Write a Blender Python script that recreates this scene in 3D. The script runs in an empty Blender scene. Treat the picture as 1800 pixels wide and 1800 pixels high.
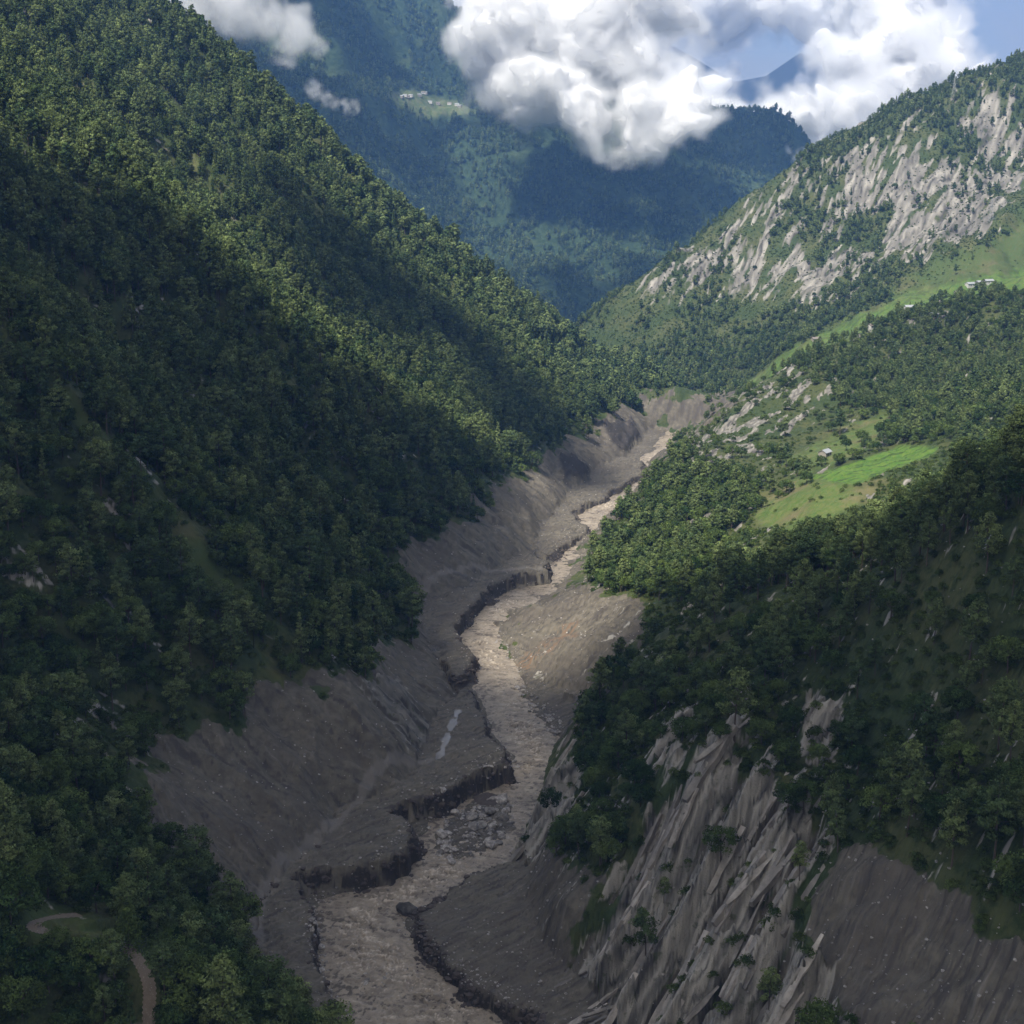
import bpy, math, random
import numpy as np

# ---------------------------------------------------------------- camera, sky, sun, exposure
scene = bpy.context.scene
COL = scene.collection
rng = np.random.default_rng(7)
random.seed(7)
F = 2473.0                      # focal length in photo pixels (1800 px wide)
PITCH = math.radians(12.98)     # camera looks slightly down the valley
CAMZ = 258.0
cp, sp = math.cos(PITCH), math.sin(PITCH)

cam_d = bpy.data.cameras.new('camera')
cam = bpy.data.objects.new('camera', cam_d)
COL.objects.link(cam)
cam.location = (0, 0, CAMZ)
cam.rotation_euler = (math.radians(90) - PITCH, 0, 0)
cam_d.sensor_fit = 'HORIZONTAL'
cam_d.sensor_width = 36.0
cam_d.lens = 36.0 * F / 1800.0
cam_d.clip_start = 1.0
cam_d.clip_end = 60000.0
scene.camera = cam

SUN_EL, SUN_AZ = math.radians(55), math.radians(-148)   # azimuth from +Y towards +X
SUN = np.array([math.cos(SUN_EL)*math.sin(SUN_AZ), math.cos(SUN_EL)*math.cos(SUN_AZ), math.sin(SUN_EL)])
world = bpy.data.worlds.new('World')
scene.world = world
world.use_nodes = True
wn = world.node_tree
sky = wn.nodes.new('ShaderNodeTexSky')
sky.sky_type = 'NISHITA'
sky.sun_disc = False
sky.sun_elevation = SUN_EL
sky.sun_rotation = SUN_AZ
sky.altitude = 2000
sky.air_density = 1.0
sky.dust_density = 0.0
sky.ozone_density = 3.0
# broken white cloud over most of the dome, blue between
tcw = wn.nodes.new('ShaderNodeTexCoord'); nzw = wn.nodes.new('ShaderNodeTexNoise'); nzw.inputs['Scale'].default_value = 1.6; nzw.inputs['Detail'].default_value = 6
mpw = wn.nodes.new('ShaderNodeMapping'); mpw.inputs[1].default_value = (0.7, 0.2, 0.4)
wn.links.new(tcw.outputs['Generated'], mpw.inputs[0]); wn.links.new(mpw.outputs[0], nzw.inputs['Vector'])
rmw = wn.nodes.new('ShaderNodeMapRange'); rmw.interpolation_type = 'SMOOTHSTEP'
for i_, v_ in ((1, 0.34), (2, 0.52), (3, 0.0), (4, 1.0)): rmw.inputs[i_].default_value = v_
wn.links.new(nzw.outputs[0], rmw.inputs[0])
mxw = wn.nodes.new('ShaderNodeMix'); mxw.data_type = 'RGBA'; mxw.inputs[7].default_value = (6.0, 5.7, 5.3, 1)
wn.links.new(rmw.outputs[0], mxw.inputs[0]); wn.links.new(sky.outputs[0], mxw.inputs[6])
wn.links.new(mxw.outputs[2], wn.nodes['Background'].inputs[0])
wn.nodes['Background'].inputs[1].default_value = 0.063
sun_d = bpy.data.lights.new('sun', 'SUN')
sun_d.energy = 5.0
sun_d.angle = math.radians(0.5)
sun_d.color = (1.0, 0.94, 0.83)
sun = bpy.data.objects.new('sun', sun_d)
COL.objects.link(sun)
sun.location = (-900, -1200, 2500)
sun.rotation_euler = (math.radians(90) - SUN_EL, 0, math.pi - SUN_AZ)
scene.view_settings.view_transform = 'Standard'
scene.view_settings.look = 'None'
scene.view_settings.exposure = 0.62
scene.view_settings.gamma = 1.0
scene.view_settings.use_curve_mapping = False
cy = scene.cycles
cy.diffuse_bounces = 4
cy.glossy_bounces = 2
cy.transmission_bounces = 2
cy.transparent_max_bounces = 12
cy.volume_bounces = 10
cy.max_bounces = 12
cy.use_denoising = True

# ---------------------------------------------------------------- maths helpers
_P = np.random.default_rng(11).permutation(256)
_P = np.concatenate([_P, _P, _P]).astype(np.int32)
_A = np.linspace(0, 2*np.pi, 17)[:16]
_GX, _GY = np.cos(_A), np.sin(_A)

def pn(x, y, seed=0):
    x = np.asarray(x, float) + seed*17.37; y = np.asarray(y, float) + seed*9.71
    xi = np.floor(x).astype(np.int64); yi = np.floor(y).astype(np.int64)
    xf = x - xi; yf = y - yi
    xi &= 255; yi &= 255
    u = xf*xf*xf*(xf*(xf*6-15)+10); v = yf*yf*yf*(yf*(yf*6-15)+10)
    def g(ix, iy, fx, fy):
        h = _P[_P[ix & 255] + (iy & 255)] & 15
        return _GX[h]*fx + _GY[h]*fy
    a = g(xi, yi, xf, yf); b = g(xi+1, yi, xf-1, yf)
    c = g(xi, yi+1, xf, yf-1); d = g(xi+1, yi+1, xf-1, yf-1)
    return ((a + u*(b-a)) + v*((c + u*(d-c)) - (a + u*(b-a))))*1.5

def fbm(x, y, o=4, seed=0, gain=0.5):
    s = 0; a = 1.0; f = 1.0
    for k in range(o):
        s = s + a*pn(x*f, y*f, seed+k*3); a *= gain; f *= 2.03
    return s

def ridged(x, y, o=4, seed=0):
    s = 0; a = 1.0; f = 1.0
    for k in range(o):
        s = s + a*(1-2*np.abs(pn(x*f, y*f, seed+k*3))); a *= 0.5; f *= 2.03
    return s

def sst(a, b, x):
    t = np.clip((x-a)/(b-a), 0, 1)
    return t*t*(3-2*t)

def smax(a, b, k):
    h = np.clip(0.5 + 0.5*(a-b)/k, 0, 1)
    return b + (a-b)*h + k*h*(1-h)

def smin(a, b, k):
    return -smax(-a, -b, k)

def ray(u, v):
    dx = (u-900.0)/F; dy = (900.0-v)/F
    return dx, cp + dy*sp, -sp + dy*cp

def atz(u, v, z):
    dx, dY, dz = ray(u, v); t = (z-CAMZ)/dz
    return (dx*t, dY*t, z)

def aty(u, v, Y):
    dx, dY, dz = ray(u, v); t = Y/dY
    return (dx*t, Y, CAMZ + dz*t)

def proj(x, y, z):
    zz = z - CAMZ
    dep = y*cp - zz*sp
    up = y*sp + zz*cp
    dep = np.maximum(dep, 1.0)
    return 900 + F*x/dep, 900 - F*up/dep, dep

def seg_dist(x, y, pts):
    """distance to a polyline, arc length of the nearest point, interpolated extra columns"""
    best = np.full(x.shape, 1e18); s_at = np.zeros(x.shape)
    ex = pts.shape[1]-2
    E = [np.zeros(x.shape) for _ in range(ex)]
    acc = 0.0
    for i in range(len(pts)-1):
        ax, ay = pts[i, :2]; bx, by = pts[i+1, :2]
        dx, dy = bx-ax, by-ay; L2 = dx*dx+dy*dy
        t = np.clip(((x-ax)*dx + (y-ay)*dy)/L2, 0, 1)
        d2 = (x-ax-t*dx)**2 + (y-ay-t*dy)**2
        m = d2 < best
        best = np.where(m, d2, best)
        L = math.sqrt(L2)
        s_at = np.where(m, acc + t*L, s_at)
        for k in range(ex):
            E[k] = np.where(m, pts[i, 2+k] + t*(pts[i+1, 2+k]-pts[i, 2+k]), E[k])
        acc += L
    return np.sqrt(best), s_at, E

def smooth_poly(pts, n=3):
    p = np.asarray(pts, float)
    for _ in range(n):
        q = np.empty((2*len(p)-2, p.shape[1]))
        q[0::2] = 0.75*p[:-1] + 0.25*p[1:]; q[1::2] = 0.25*p[:-1] + 0.75*p[1:]
        p = np.vstack([p[:1], q, p[-1:]])
    return p

def in_poly(x, y, poly):
    c = np.zeros(x.shape, bool); n = len(poly); j = n-1
    for i in range(n):
        xi, yi = poly[i][0], poly[i][1]; xj, yj = poly[j][0], poly[j][1]
        if yi != yj:
            c ^= ((yi > y) != (yj > y)) & (x < (xj-xi)*(y-yi)/(yj-yi) + xi)
        j = i
    return c

def sdist(x, y, poly):
    """signed distance, positive inside"""
    p = np.asarray(poly, float)[:, :2]
    x0, y0 = p.min(0)-60; x1, y1 = p.max(0)+60
    out = np.full(x.shape, -60.0)
    m = (x > x0) & (x < x1) & (y > y0) & (y < y1)
    if m.any():
        d, _, _ = seg_dist(x[m], y[m], np.vstack([p, p[:1]]))
        out[m] = np.where(in_poly(x[m], y[m], p), d, -d)
    return out

def pxpoly(u, v, poly, soft=0.0):
    p = np.asarray(poly, float)
    d, _, _ = seg_dist(u, v, np.vstack([p, p[:1]]))
    return np.where(in_poly(u, v, p), d, -d)

class TPS:
    def __init__(self, pts, lam=1e-4):
        p = np.asarray(pts, float); self.c = p[:, :2]/500.0; n = len(p)
        K = self.k(self.c, self.c[:, 0], self.c[:, 1]).T + lam*np.eye(n)
        Q = np.hstack([np.ones((n, 1)), self.c])
        A = np.block([[K, Q], [Q.T, np.zeros((3, 3))]])
        w = np.linalg.solve(A, np.concatenate([p[:, 2], np.zeros(3)]))
        self.w, self.a = w[:n], w[n:]
    @staticmethod
    def k(c, x, y):
        r2 = (x[None, :]-c[:, 0:1])**2 + (y[None, :]-c[:, 1:2])**2
        return 0.5*r2*np.log(np.maximum(r2, 1e-12))
    def __call__(self, x, y):
        sh = x.shape; X = x.ravel()/500.0; Y = y.ravel()/500.0
        out = np.empty(X.shape)
        for i in range(0, len(X), 200000):
            a = X[i:i+200000]; b = Y[i:i+200000]
            out[i:i+200000] = self.w @ self.k(self.c, a, b) + self.a[0] + self.a[1]*a + self.a[2]*b
        return out.reshape(sh)

# ---------------------------------------------------------------- the lie of the land (metres, river at z = 0)
foot_left = smooth_poly([
    (-150, 60, 12), (-118, 220, 12), (-97, 350, 11)] + [atz(*q) for q in [
    (440, 1700, 10), (505, 1545, 10), (600, 1430, 10), (745, 1345, 10), (785, 1250, 9), (770, 1150, 8), (735, 1075, 8),
    (850, 1008, 8), (935, 975, 7), (960, 930, 5), (1010, 868, 4), (1075, 820, 3), (1135, 770, 2), (1185, 742, 2)]] +
    [(222, 1655, 2), (195, 1760, 0), (40, 2030, -5), (-260, 2500, -10), (-900, 3300, -10)], 2)
near_crest = np.array([(-330, 420, 215), (-215, 362, 142), (-150, 338, 98), (-112, 322, 76), (-78, 318, 55), (-44, 316, 36), (-14, 312, 10)], float)

RN = TPS([atz(*q) for q in [(1120, 2100, 0), (1050, 1900, 0), (985, 1740, 2), (965, 1690, 3), (905, 1500, 0), (950, 1400, 0), (985, 1300, 0)]] +
    [(60, 250, -6), (40, 180, -8)] +
    [aty(*q) for q in [
     (1110, 1500, 445), (1250, 1290, 462), (1180, 1380, 455), (1000, 1600, 432), (1060, 1640, 425), (1250, 1600, 402), (1350, 1400, 425), (1500, 1420, 395),
     (1080, 1190, 610), (1190, 1092, 645), (1330, 1042, 612), (1480, 992, 605), (1040, 1280, 585), (1130, 1250, 555), (1240, 1160, 560),
     (1350, 1180, 505), (1560, 1060, 480), (1800, 900, 455), (2100, 760, 430), (1450, 1250, 455), (1650, 1250, 420), (1800, 1250, 390), (2050, 1250, 370),
     (1500, 1790, 322), (1300, 1790, 352), (1650, 1650, 332), (1800, 1500, 335), (1800, 1790, 300), (2050, 1500, 310), (1430, 1560, 372)]] +
    [(52, 665, 18), (120, 740, 30), (190, 720, 68), (290, 640, 118), (420, 560, 190), (20, 690, -15), (60, 800, -30), (200, 850, 20), (400, 800, 90)])

RM = TPS([atz(*q) for q in [(985, 1300, -4), (935, 1215, 0), (905, 1150, 0), (880, 1098, 0), (955, 1045, 0), (1000, 1020, 1), (990, 990, 0),
                            (1090, 895, 0), (1140, 850, 0), (1163, 800, 0), (1175, 765, 0), (1215, 735, 0)]] +
    [aty(*q) for q in [(1140, 1090, 735), (1040, 1140, 725), (1000, 1090, 785), (1070, 1050, 800),
     (1035, 985, 955), (1120, 930, 985), (1190, 870, 1030), (1180, 800, 1130), (1270, 720, 1260), (1380, 645, 1350), (1480, 595, 1400), (1600, 545, 1450),
     (1800, 492, 1500), (2050, 400, 1520), (1500, 720, 1170), (1380, 800, 1090), (1450, 802, 1025), (1550, 832, 905), (1430, 860, 880), (1650, 782, 955),
     (1800, 700, 1005), (1800, 600, 1250), (1620, 640, 1290), (2050, 650, 1000), (1300, 930, 880), (1200, 990, 850), (1350, 740, 1180)]] +
    [(60, 650, 0), (120, 660, 30), (230, 690, 60), (350, 700, 95), (500, 700, 140), (220, 1400, 25), (300, 1500, 40), (430, 1560, 85), (560, 1620, 110), (260, 1640, 0)])

RF = TPS([atz(*q) for q in [(1135, 712, 3), (1200, 716, 3), (1290, 700, 3)]] +
    [aty(*q) for q in [(1300, 682, 1530), (1400, 632, 1600), (1500, 590, 1660), (1700, 512, 1770), (1820, 470, 1850), (2050, 400, 1900),
     (1150, 655, 1850), (1250, 610, 1880), (1400, 520, 1900), (1560, 500, 1850), (1600, 420, 1960), (1700, 432, 1880), (1820, 365, 1960), (1300, 500, 1990), (1450, 400, 2040), (1650, 300, 2080), (1780, 250, 2130), (1120, 580, 1960),
     (1040, 578, 2010), (1150, 478, 2055), (1330, 346, 2125), (1420, 288, 2155), (1560, 206, 2200), (1700, 142, 2230), (1790, 108, 2250), (1950, 30, 2280)]] +
    [(60, 2180, -40), (240, 2300, -10), (430, 2420, 120), (700, 2550, 190), (1000, 2650, 270), (100, 1960, 0), (150, 1800, 1), (230, 1700, 0), (300, 1560, 0)])

river_poly = [atz(u, v, 0) for u, v in [(640, 1960), (600, 1790), (556, 1700), (552, 1610), (560, 1585), (640, 1560), (705, 1530), (722, 1495), (765, 1440), (815, 1400), (868, 1368), (902, 1332),
    (872, 1288), (848, 1240), (832, 1190), (805, 1120), (852, 1060), (885, 1040), (962, 1028), (968, 1000), (985, 965), (1030, 930), (1012, 905), (1065, 872), (1115, 850), (1140, 838), (1128, 805), (1150, 790), (1160, 772), (1185, 745), (1200, 728), (1260, 716),
    (1262, 722), (1225, 736), (1205, 748), (1182, 775), (1168, 800), (1160, 835), (1130, 870), (1098, 892), (1060, 905), (1075, 925), (1030, 965), (1000, 1000),
    (1000, 1018), (965, 1045), (893, 1090), (872, 1112), (895, 1145), (905, 1175), (925, 1212), (960, 1250), (990, 1295), (985, 1330), (960, 1385), (935, 1445), (905, 1500), (870, 1530), (745, 1600), (705, 1612),
    (712, 1640), (765, 1700), (900, 1780), (1060, 1960)]]
bar_poly = [atz(u, v, 0.3) for u, v in [(752, 1470), (775, 1440), (800, 1418), (850, 1398), (905, 1392), (914, 1440), (892, 1490), (835, 1512), (770, 1522)]]
rbar_poly = [atz(u, v, 0.3) for u, v in [(905, 1195), (940, 1212), (990, 1265), (1000, 1305), (965, 1296), (925, 1240)]]
# mud terraces left by the flood: plan outline and level
benches = [
    ([atz(u, v, 10) for u, v in [(520, 1960), (470, 1790), (432, 1640), (470, 1545), (560, 1470), (590, 1400), (740, 1320), (760, 1260), (800, 1215), (826, 1200), (835, 1250), (858, 1288), (895, 1315), (880, 1338), (850, 1362),
      (790, 1388), (700, 1408), (694, 1425), (718, 1450), (718, 1490), (690, 1512), (640, 1520), (560, 1522), (528, 1540), (542, 1600), (552, 1690), (610, 1790), (660, 1960)]], 10.0),
    ([atz(u, v, 9) for u, v in [(690, 1100), (700, 1040), (800, 985), (900, 960), (960, 985), (962, 1000), (900, 1008), (868, 1025), (838, 1050), (800, 1098), (830, 1165), (800, 1185)]], 9.0),
    ([atz(u, v, 6) for u, v in [(900, 975), (930, 915), (1000, 850), (1050, 800), (1090, 800), (1128, 808), (1130, 830), (1060, 868), (1010, 900), (1030, 925), (985, 960), (960, 975)]], 5.0),
    ([atz(u, v, 6) for u, v in [(735, 1602), (800, 1568), (890, 1515), (960, 1480), (1040, 1560), (1060, 1700), (1120, 1960), (1080, 1960), (955, 1785), (880, 1745), (790, 1690), (745, 1645)]], 6.0),
]

def noise_slope(x, y):
    return fbm(x/42, y/42, 5, 3)

def height(x, y, want=False):
    x = np.asarray(x, float); y = np.asarray(y, float)
    wx = x + 10*fbm(x/90, y/90, 3, 21); wy = y + 10*fbm(x/90, y/90, 3, 31)
    # left mountainside
    d, s, E = seg_dist(wx, wy, foot_left)
    ta = wx*0.25 + wy*0.97                  # along the valley: spurs and gullies run down the fall line
    tb = wx*0.97 - wy*0.25
    gul = ridged(ta/230 + 0.25*fbm(x/160, y/160, 2, 41), tb/1400, 3, 5)
    fine = ridged(ta/62 + 0.25*fbm(x/70, y/70, 2, 44), tb/420, 3, 8)
    L = E[0] + d*0.835 - 46*sst(950, 1350, y)*sst(15, 130, d)*(1-0.35*sst(280, 560, d)) + np.minimum(d*0.085, 18)*(gul-0.55) + np.minimum(d*0.05, 6)*(fine-0.45)
    inside = in_poly(wx, wy, np.vstack([foot_left[:, :2], [(-4000, 3300), (-4000, 60)]]))
    L = np.where(inside, L, E[0] - d*0.9)
    dn, sn, En = seg_dist(wx, wy, near_crest)
    N = En[0] - dn*0.72 + 2.5*fbm(x/25, y/25, 3, 9)
    L = smax(L, N, 8)
    rn = RN(x, y); rm = RM(x, y); rf = RF(x, y)
    kill = sst(-40, -180, x)*400            # the right-hand hills never reach across the valley
    rn = rn - kill - sst(760, 900, y)*200
    rm = rm - kill - sst(640, 560, y)*150
    rf = rf - sst(-20, -300, x - 0.1*(y-2000))*400 - sst(1560, 1400, y)*300
    det = noise_slope(x, y)
    rn = rn + 2.0*det
    rm = rm + 3.0*det + 4*fbm(x/130, y/130, 3, 51)*sst(30, 70, rm)
    rf = rf + (9*(ridged((x*0.86-y*0.35)/150 + 0.2*fbm(x/200, y/200, 2, 61), (y*0.8+x*0.4)/700, 4, 12)-0.6) + 6*fbm(x/60, y/60, 4, 15))*sst(10, 60, rf)
    floor = 0.9 + 0.5*fbm(x/14, y/14, 4, 71)
    floor = floor - 70*sst(1790, 2500, y)*sst(400, 100, x) if False else floor - 70*sst(1790, 2500, y)*(1-sst(150, 420, x))
    dr = sdist(x, y, river_poly)
    wob = 4.2*fbm(x/34, y/34, 3, 81) + 1.6*fbm(x/11, y/11, 3, 82) + 0.9*fbm(x/4.1, y/4.1, 3, 83)*(0.4+np.abs(fbm(x/40, y/40, 2, 85)))
    soft_ = sst(-0.1, 0.4, fbm(x/26, y/26, 2, 86))
    chan = sst(-3, 3, dr + wob*0.6)
    floor = floor*(1-chan) - 2.2*chan
    for bp in (bar_poly, rbar_poly):
        sb = sdist(x, y, bp) + 3.5*fbm(x/9, y/9, 3, 87)
        floor = np.where(sb < -5, floor, np.maximum(floor, -2.2 + 3.0*sst(-4, 5, sb) + 0.5*fbm(x/5, y/5, 3, 88)*sst(-4, 5, sb)))
    ben = np.zeros(x.shape); scarp_dark = np.zeros(x.shape)
    for poly, lev in benches:
        db = sdist(x, y, poly)
        dd = db + wob
        top = lev + 0.9*fbm(x/22, y/22, 3, 91) + 0.25*fbm(x/4, y/4, 3, 95) + np.minimum(np.maximum(db, 0), 25)*0.05
        e = sst(-1.6-5.5*soft_, 1.0, dd)
        top = top + 0.8*fbm(x/9, y/9, 3, 97)
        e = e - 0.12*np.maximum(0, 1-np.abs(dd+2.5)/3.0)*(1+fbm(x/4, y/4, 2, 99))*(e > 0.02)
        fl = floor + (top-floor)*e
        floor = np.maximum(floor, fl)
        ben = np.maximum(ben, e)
        scarp_dark = np.maximum(scarp_dark, sst(0.02, 0.2, e)*sst(1.0, 0.8, e) if False else sst(0.02, 0.2, e)*(1-sst(0.78, 1.0, e)))  # mask of the steep bank faces that get a darker earth colour
    R = smax(rn, rm, 6)
    hh = smax(smax(L, R, 2.5), rf, 6)
    h = smax(floor, hh, 2.0)
    if not want:
        return h
    lev_max = 14.0
    reg = np.argmax(np.stack([floor+1.0, L, rn, rm, rf]), 0)
    return h, dict(d=d, s=s, reg=reg, dr=dr, ben=ben, scarp_dark=scarp_dark*(L < lev_max)*(hh < floor+1), L=L, rn=rn, rm=rm, rf=rf, floor=floor, inside=inside, N=N)

# ---------------------------------------------------------------- terrain grid (finer near the viewer)
NT, NR = 660, 1000
TH_MAX = math.radians(25)
R0, R1 = 195.0, 3300.0
LR0, LR1 = math.log(R0), math.log(R1)
th = np.linspace(-TH_MAX, TH_MAX, NT)
rr = np.exp(np.linspace(LR0, LR1, NR))
TH, RR = np.meshgrid(th, rr)
GX, GY = RR*np.sin(TH), RR*np.cos(TH)
GH, INF = height(GX, GY, True)
REG = INF['reg']

def gsample(x, y, A=None):
    A = GH if A is None else A
    x = np.asarray(x, float); y = np.asarray(y, float)
    t = (np.arctan2(x, y)+TH_MAX)/(2*TH_MAX)*(NT-1)
    r = (np.log(np.maximum(np.hypot(x, y), R0))-LR0)/(LR1-LR0)*(NR-1)
    t = np.clip(t, 0, NT-1.001); r = np.clip(r, 0, NR-1.001)
    i = r.astype(int); j = t.astype(int); a = r-i; b = t-j
    return (A[i, j]*(1-a)*(1-b) + A[i+1, j]*a*(1-b) + A[i, j+1]*(1-a)*b + A[i+1, j+1]*a*b)

def hit(u, v):
    """where the line of sight through a photo point meets the ground"""
    u = np.atleast_1d(np.asarray(u, float)); v = np.atleast_1d(np.asarray(v, float))
    dx = (u-900)/F; dy = (900-v)/F
    D = np.stack([dx, cp+dy*sp, -sp+dy*cp], -1); D /= np.hypot(D[:, 0], D[:, 1])[:, None]
    rs = np.exp(np.linspace(LR0, LR1, 2600))
    P = D[:, None, :]*rs[None, :, None]
    z = gsample(P[..., 0], P[..., 1]) - (CAMZ + P[..., 2])
    k = np.argmax(z > 0, 1); k = np.where(z.max(1) > 0, k, len(rs)-1)
    kk = np.maximum(k-1, 0); n = np.arange(len(u))
    z0, z1 = z[n, kk], z[n, k]; f = np.clip(-z0/np.where(z1-z0 == 0, 1, z1-z0), 0, 1)
    rad = rs[kk] + f*(rs[k]-rs[kk])
    x = D[:, 0]*rad; y = D[:, 1]*rad
    return np.stack([x, y, gsample(x, y)], -1)

def hits(pts):
    p = np.asarray(pts, float)
    return hit(p[:, 0], p[:, 1])

# rock ribs of the near cliff run down the fall line; faces drop off sharply on one side
cliff_polys = [hits(p) for p in [
    [(968, 1735), (1040, 1600), (1130, 1450), (1190, 1365), (1235, 1300), (1290, 1310), (1340, 1350), (1420, 1390), (1470, 1440), (1470, 1500), (1430, 1530), (1405, 1640), (1440, 1720), (1520, 1850), (1560, 1960), (1080, 1960), (1000, 1800)],
    [(895, 1520), (925, 1460), (955, 1395), (985, 1330), (1030, 1350), (1000, 1430), (960, 1490)],
    [(1130, 1350), (1180, 1270), (1215, 1220), (1232, 1250), (1195, 1330), (1165, 1370)],
    [(1390, 1270), (1430, 1220), (1485, 1250), (1455, 1340), (1405, 1350)],
    [(1250, 1290), (1300, 1210), (1335, 1215), (1300, 1310)]]]
cl = np.zeros(GX.shape)
for k, p in enumerate(cliff_polys):
    sd = sdist(GX, GY, p) + 4*fbm(GX/12, GY/12, 3, 101)
    cl = np.maximum(cl, sst(-3, 5, sd)*(1.0 if k < 2 else 0.75))
cl *= np.isin(REG, [2, 3]) & (GY < 760)
tc = -GX*0.68 + GY*0.733
td = GX*0.733 + GY*0.68
tw = tc + 3.0*fbm(tc/22, td/50, 3, 111) + 0.8*fbm(GX/6, GY/6, 2, 113)
def saw(t, k=0.78):
    f = t - np.floor(t)
    return np.where(f < k, f/k, (1-f)/(1-k))
amp = 0.6 + 0.6*pn(tc/25, td/30, 115)
main = saw(-tw/21.0, 0.66)
ribs = 20.0*(main-0.5)*(0.45+0.55*amp) + 4.6*(saw(-tw/6.6+0.5*fbm(td/40, tc/9, 2, 118))-0.5) + 1.1*(saw(-tw/2.3+0.6*fbm(td/20, tc/5, 2, 119))-0.5)
gully = cl*(1-sst(0.05, 0.34, main))
steps = saw(td/17.0 + 0.9*fbm(tc/9, td/24, 3, 121), 0.88)-0.5
GH = GH + cl*(ribs + 3.0*steps + 0.28*fbm(GX/2.6, GY/2.6, 3, 123))

# slopes swept bare by the flood on the left side: trim line height above the foot
trim_px = [(590, 1795), (450, 1668), (362, 1590), (292, 1480), (272, 1380), (292, 1292), (400, 1262), (480, 1250), (560, 1190), (640, 1130), (700, 1085), (722, 1060), (690, 1010), (720, 965), (800, 905), (880, 850), (960, 790), (1010, 772), (1060, 742), (1100, 722), (1150, 700), (1185, 720)]
tp = hits(trim_px)
td_, ts_, _ = seg_dist(tp[:, 0], tp[:, 1], foot_left)
o_ = np.argsort(ts_)
trim = np.interp(INF['s'], ts_[o_], td_[o_])
mudL = sst(-5, 7, trim - INF['d'] + 13*fbm(GX/30, GY/30, 5, 131, 0.62)) * (REG == 1) * (INF['L'] > INF['N'] + 3)
PU, PV, PD = proj(GX, GY, GH)
runmax = np.maximum.accumulate((GH-CAMZ)/RR, 0)
VIS = (GH-CAMZ)/RR >= np.vstack([np.full((1, NT), -9), runmax[:-1]]) - 0.004

def pmask(poly, soft, regs, wob=10, seed=141):
    sd = pxpoly(PU, PV, poly) + wob*(fbm(GX/16, GY/16, 3, seed) + 0.5*fbm(GX/4, GY/4, 3, seed+1))
    m = sst(-soft, soft, sd)
    return m*np.isin(REG, regs)

mudR = np.zeros(GX.shape)
for p in [[(900, 1150), (935, 1215), (990, 1310), (1060, 1210), (1110, 1150), (1142, 1092), (1110, 1050), (1015, 1025), (950, 1040), (870, 1100)],
          [(735, 1605), (890, 1515), (950, 1470), (1060, 1545), (1010, 1640), (975, 1720), (1010, 1810), (960, 1810)],
          [(1425, 1590), (1500, 1500), (1620, 1520), (1740, 1640), (1830, 1690), (1830, 1830), (1520, 1830), (1440, 1720)],
          [(1165, 770), (1172, 800), (1150, 850), (1100, 905), (1060, 940), (1000, 990), (960, 1010), (900, 900), (1100, 780)],
          [(1125, 730), (1140, 690), (1200, 705), (1290, 692), (1300, 705), (1230, 745), (1190, 760)]]:
    mudR = np.maximum(mudR, pmask(p, 16, [0, 2, 3, 4], 24))
mudR = np.maximum(mudR, (REG == 0)*(1-sst(1780, 1850, GY)))
mud = np.clip(mudL + mudR, 0, 1)*(1-cl*0.8)
# dips and rises of mud sheets
q_a = np.where(REG == 1, GX*0.25+GY*0.97, GX*0.45+GY*0.89); q_b = np.where(REG == 1, GX*0.97-GY*0.25, GX*0.89-GY*0.45)
slide = fbm(q_a/6 + 0.8*fbm(GX/30, GY/30, 2, 151), q_b/34, 4, 153)
rill = ridged(q_a/17 + 0.6*fbm(GX/40, GY/40, 2, 154), q_b/70, 3, 155)-0.7
GH = GH + mud*(REG != 0)*(0.9*slide + 1.5*rill + 2.4*(ridged(GX/33, GY/33, 4, 157)-0.7) + 0.35*fbm(GX/3, GY/3, 3, 158)) + (1-mud)*(REG != 0)*0.5*fbm(GX/5, GY/5, 3, 159)

rock = cl.copy()
# outcrops
far = (REG == 4)
q1 = GX*0.62+GY*0.785; q2 = GX*0.785-GY*0.62
oc = 0.5*fbm(q2/10 + 0.3*fbm(q2/5, q1/20, 3, 164), q1/60, 4, 166) + 0.35*fbm(q2/30 + 0.3*fbm(GX/60, GY/60, 2, 161), q1/110, 4, 163) + 0.45*fbm(GX/110, GY/110, 3, 162)
hi = sst(60, 140, GH)
rockF = far*sst(-0.05, 0.55, oc + 0.62*pmask([(1040, 600), (1120, 490), (1330, 355), (1560, 215), (1790, 115), (1840, 330), (1700, 420), (1560, 490), (1420, 570), (1250, 650), (1100, 650)], 40, [4]) - 0.24)*hi*0.72 + 0.17*hi*far*pmask([(1040, 600), (1120, 490), (1330, 355), (1560, 215), (1790, 115), (1840, 330), (1700, 420), (1560, 490), (1420, 570), (1250, 650), (1100, 650)], 40, [4])
GH = GH + far*hi*(9.0*(saw(q2/60+0.8*fbm(q1/160, q2/60, 3, 165), 0.7)-0.5) + 3.2*(saw(q2/17+fbm(q1/50, q2/30, 2, 167), 0.7)-0.5))*(0.3+0.7*rockF)
ocm = fbm((GX*0.86-GY*0.5)/10, (GX*0.5+GY*0.86)/36, 4, 171)
rockM = (REG == 3)*sst(0.10, 0.45, ocm + 0.5*np.maximum(pmask([(1180, 790), (1280, 700), (1400, 640), (1470, 690), (1380, 760), (1250, 830), (1150, 870)], 25, [3]), 0) - 0.28)
rockN = np.isin(REG, [2, 3])*(PD < 800)*sst(0.25, 0.5, fbm(tc/6, td/17, 4, 175) - 0.2 + 0.35*pmask([(1000, 1330), (1200, 1180), (1300, 1200), (1500, 1230), (1600, 1330), (1500, 1420), (1200, 1400), (1000, 1500)], 30, [2, 3]))
rockL = (REG == 1)*sst(0.3, 0.55, fbm(ta_ := (GX*0.25+GY*0.97)/16, (GX*0.97-GY*0.25)/45, 4, 181) - 0.12)
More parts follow.
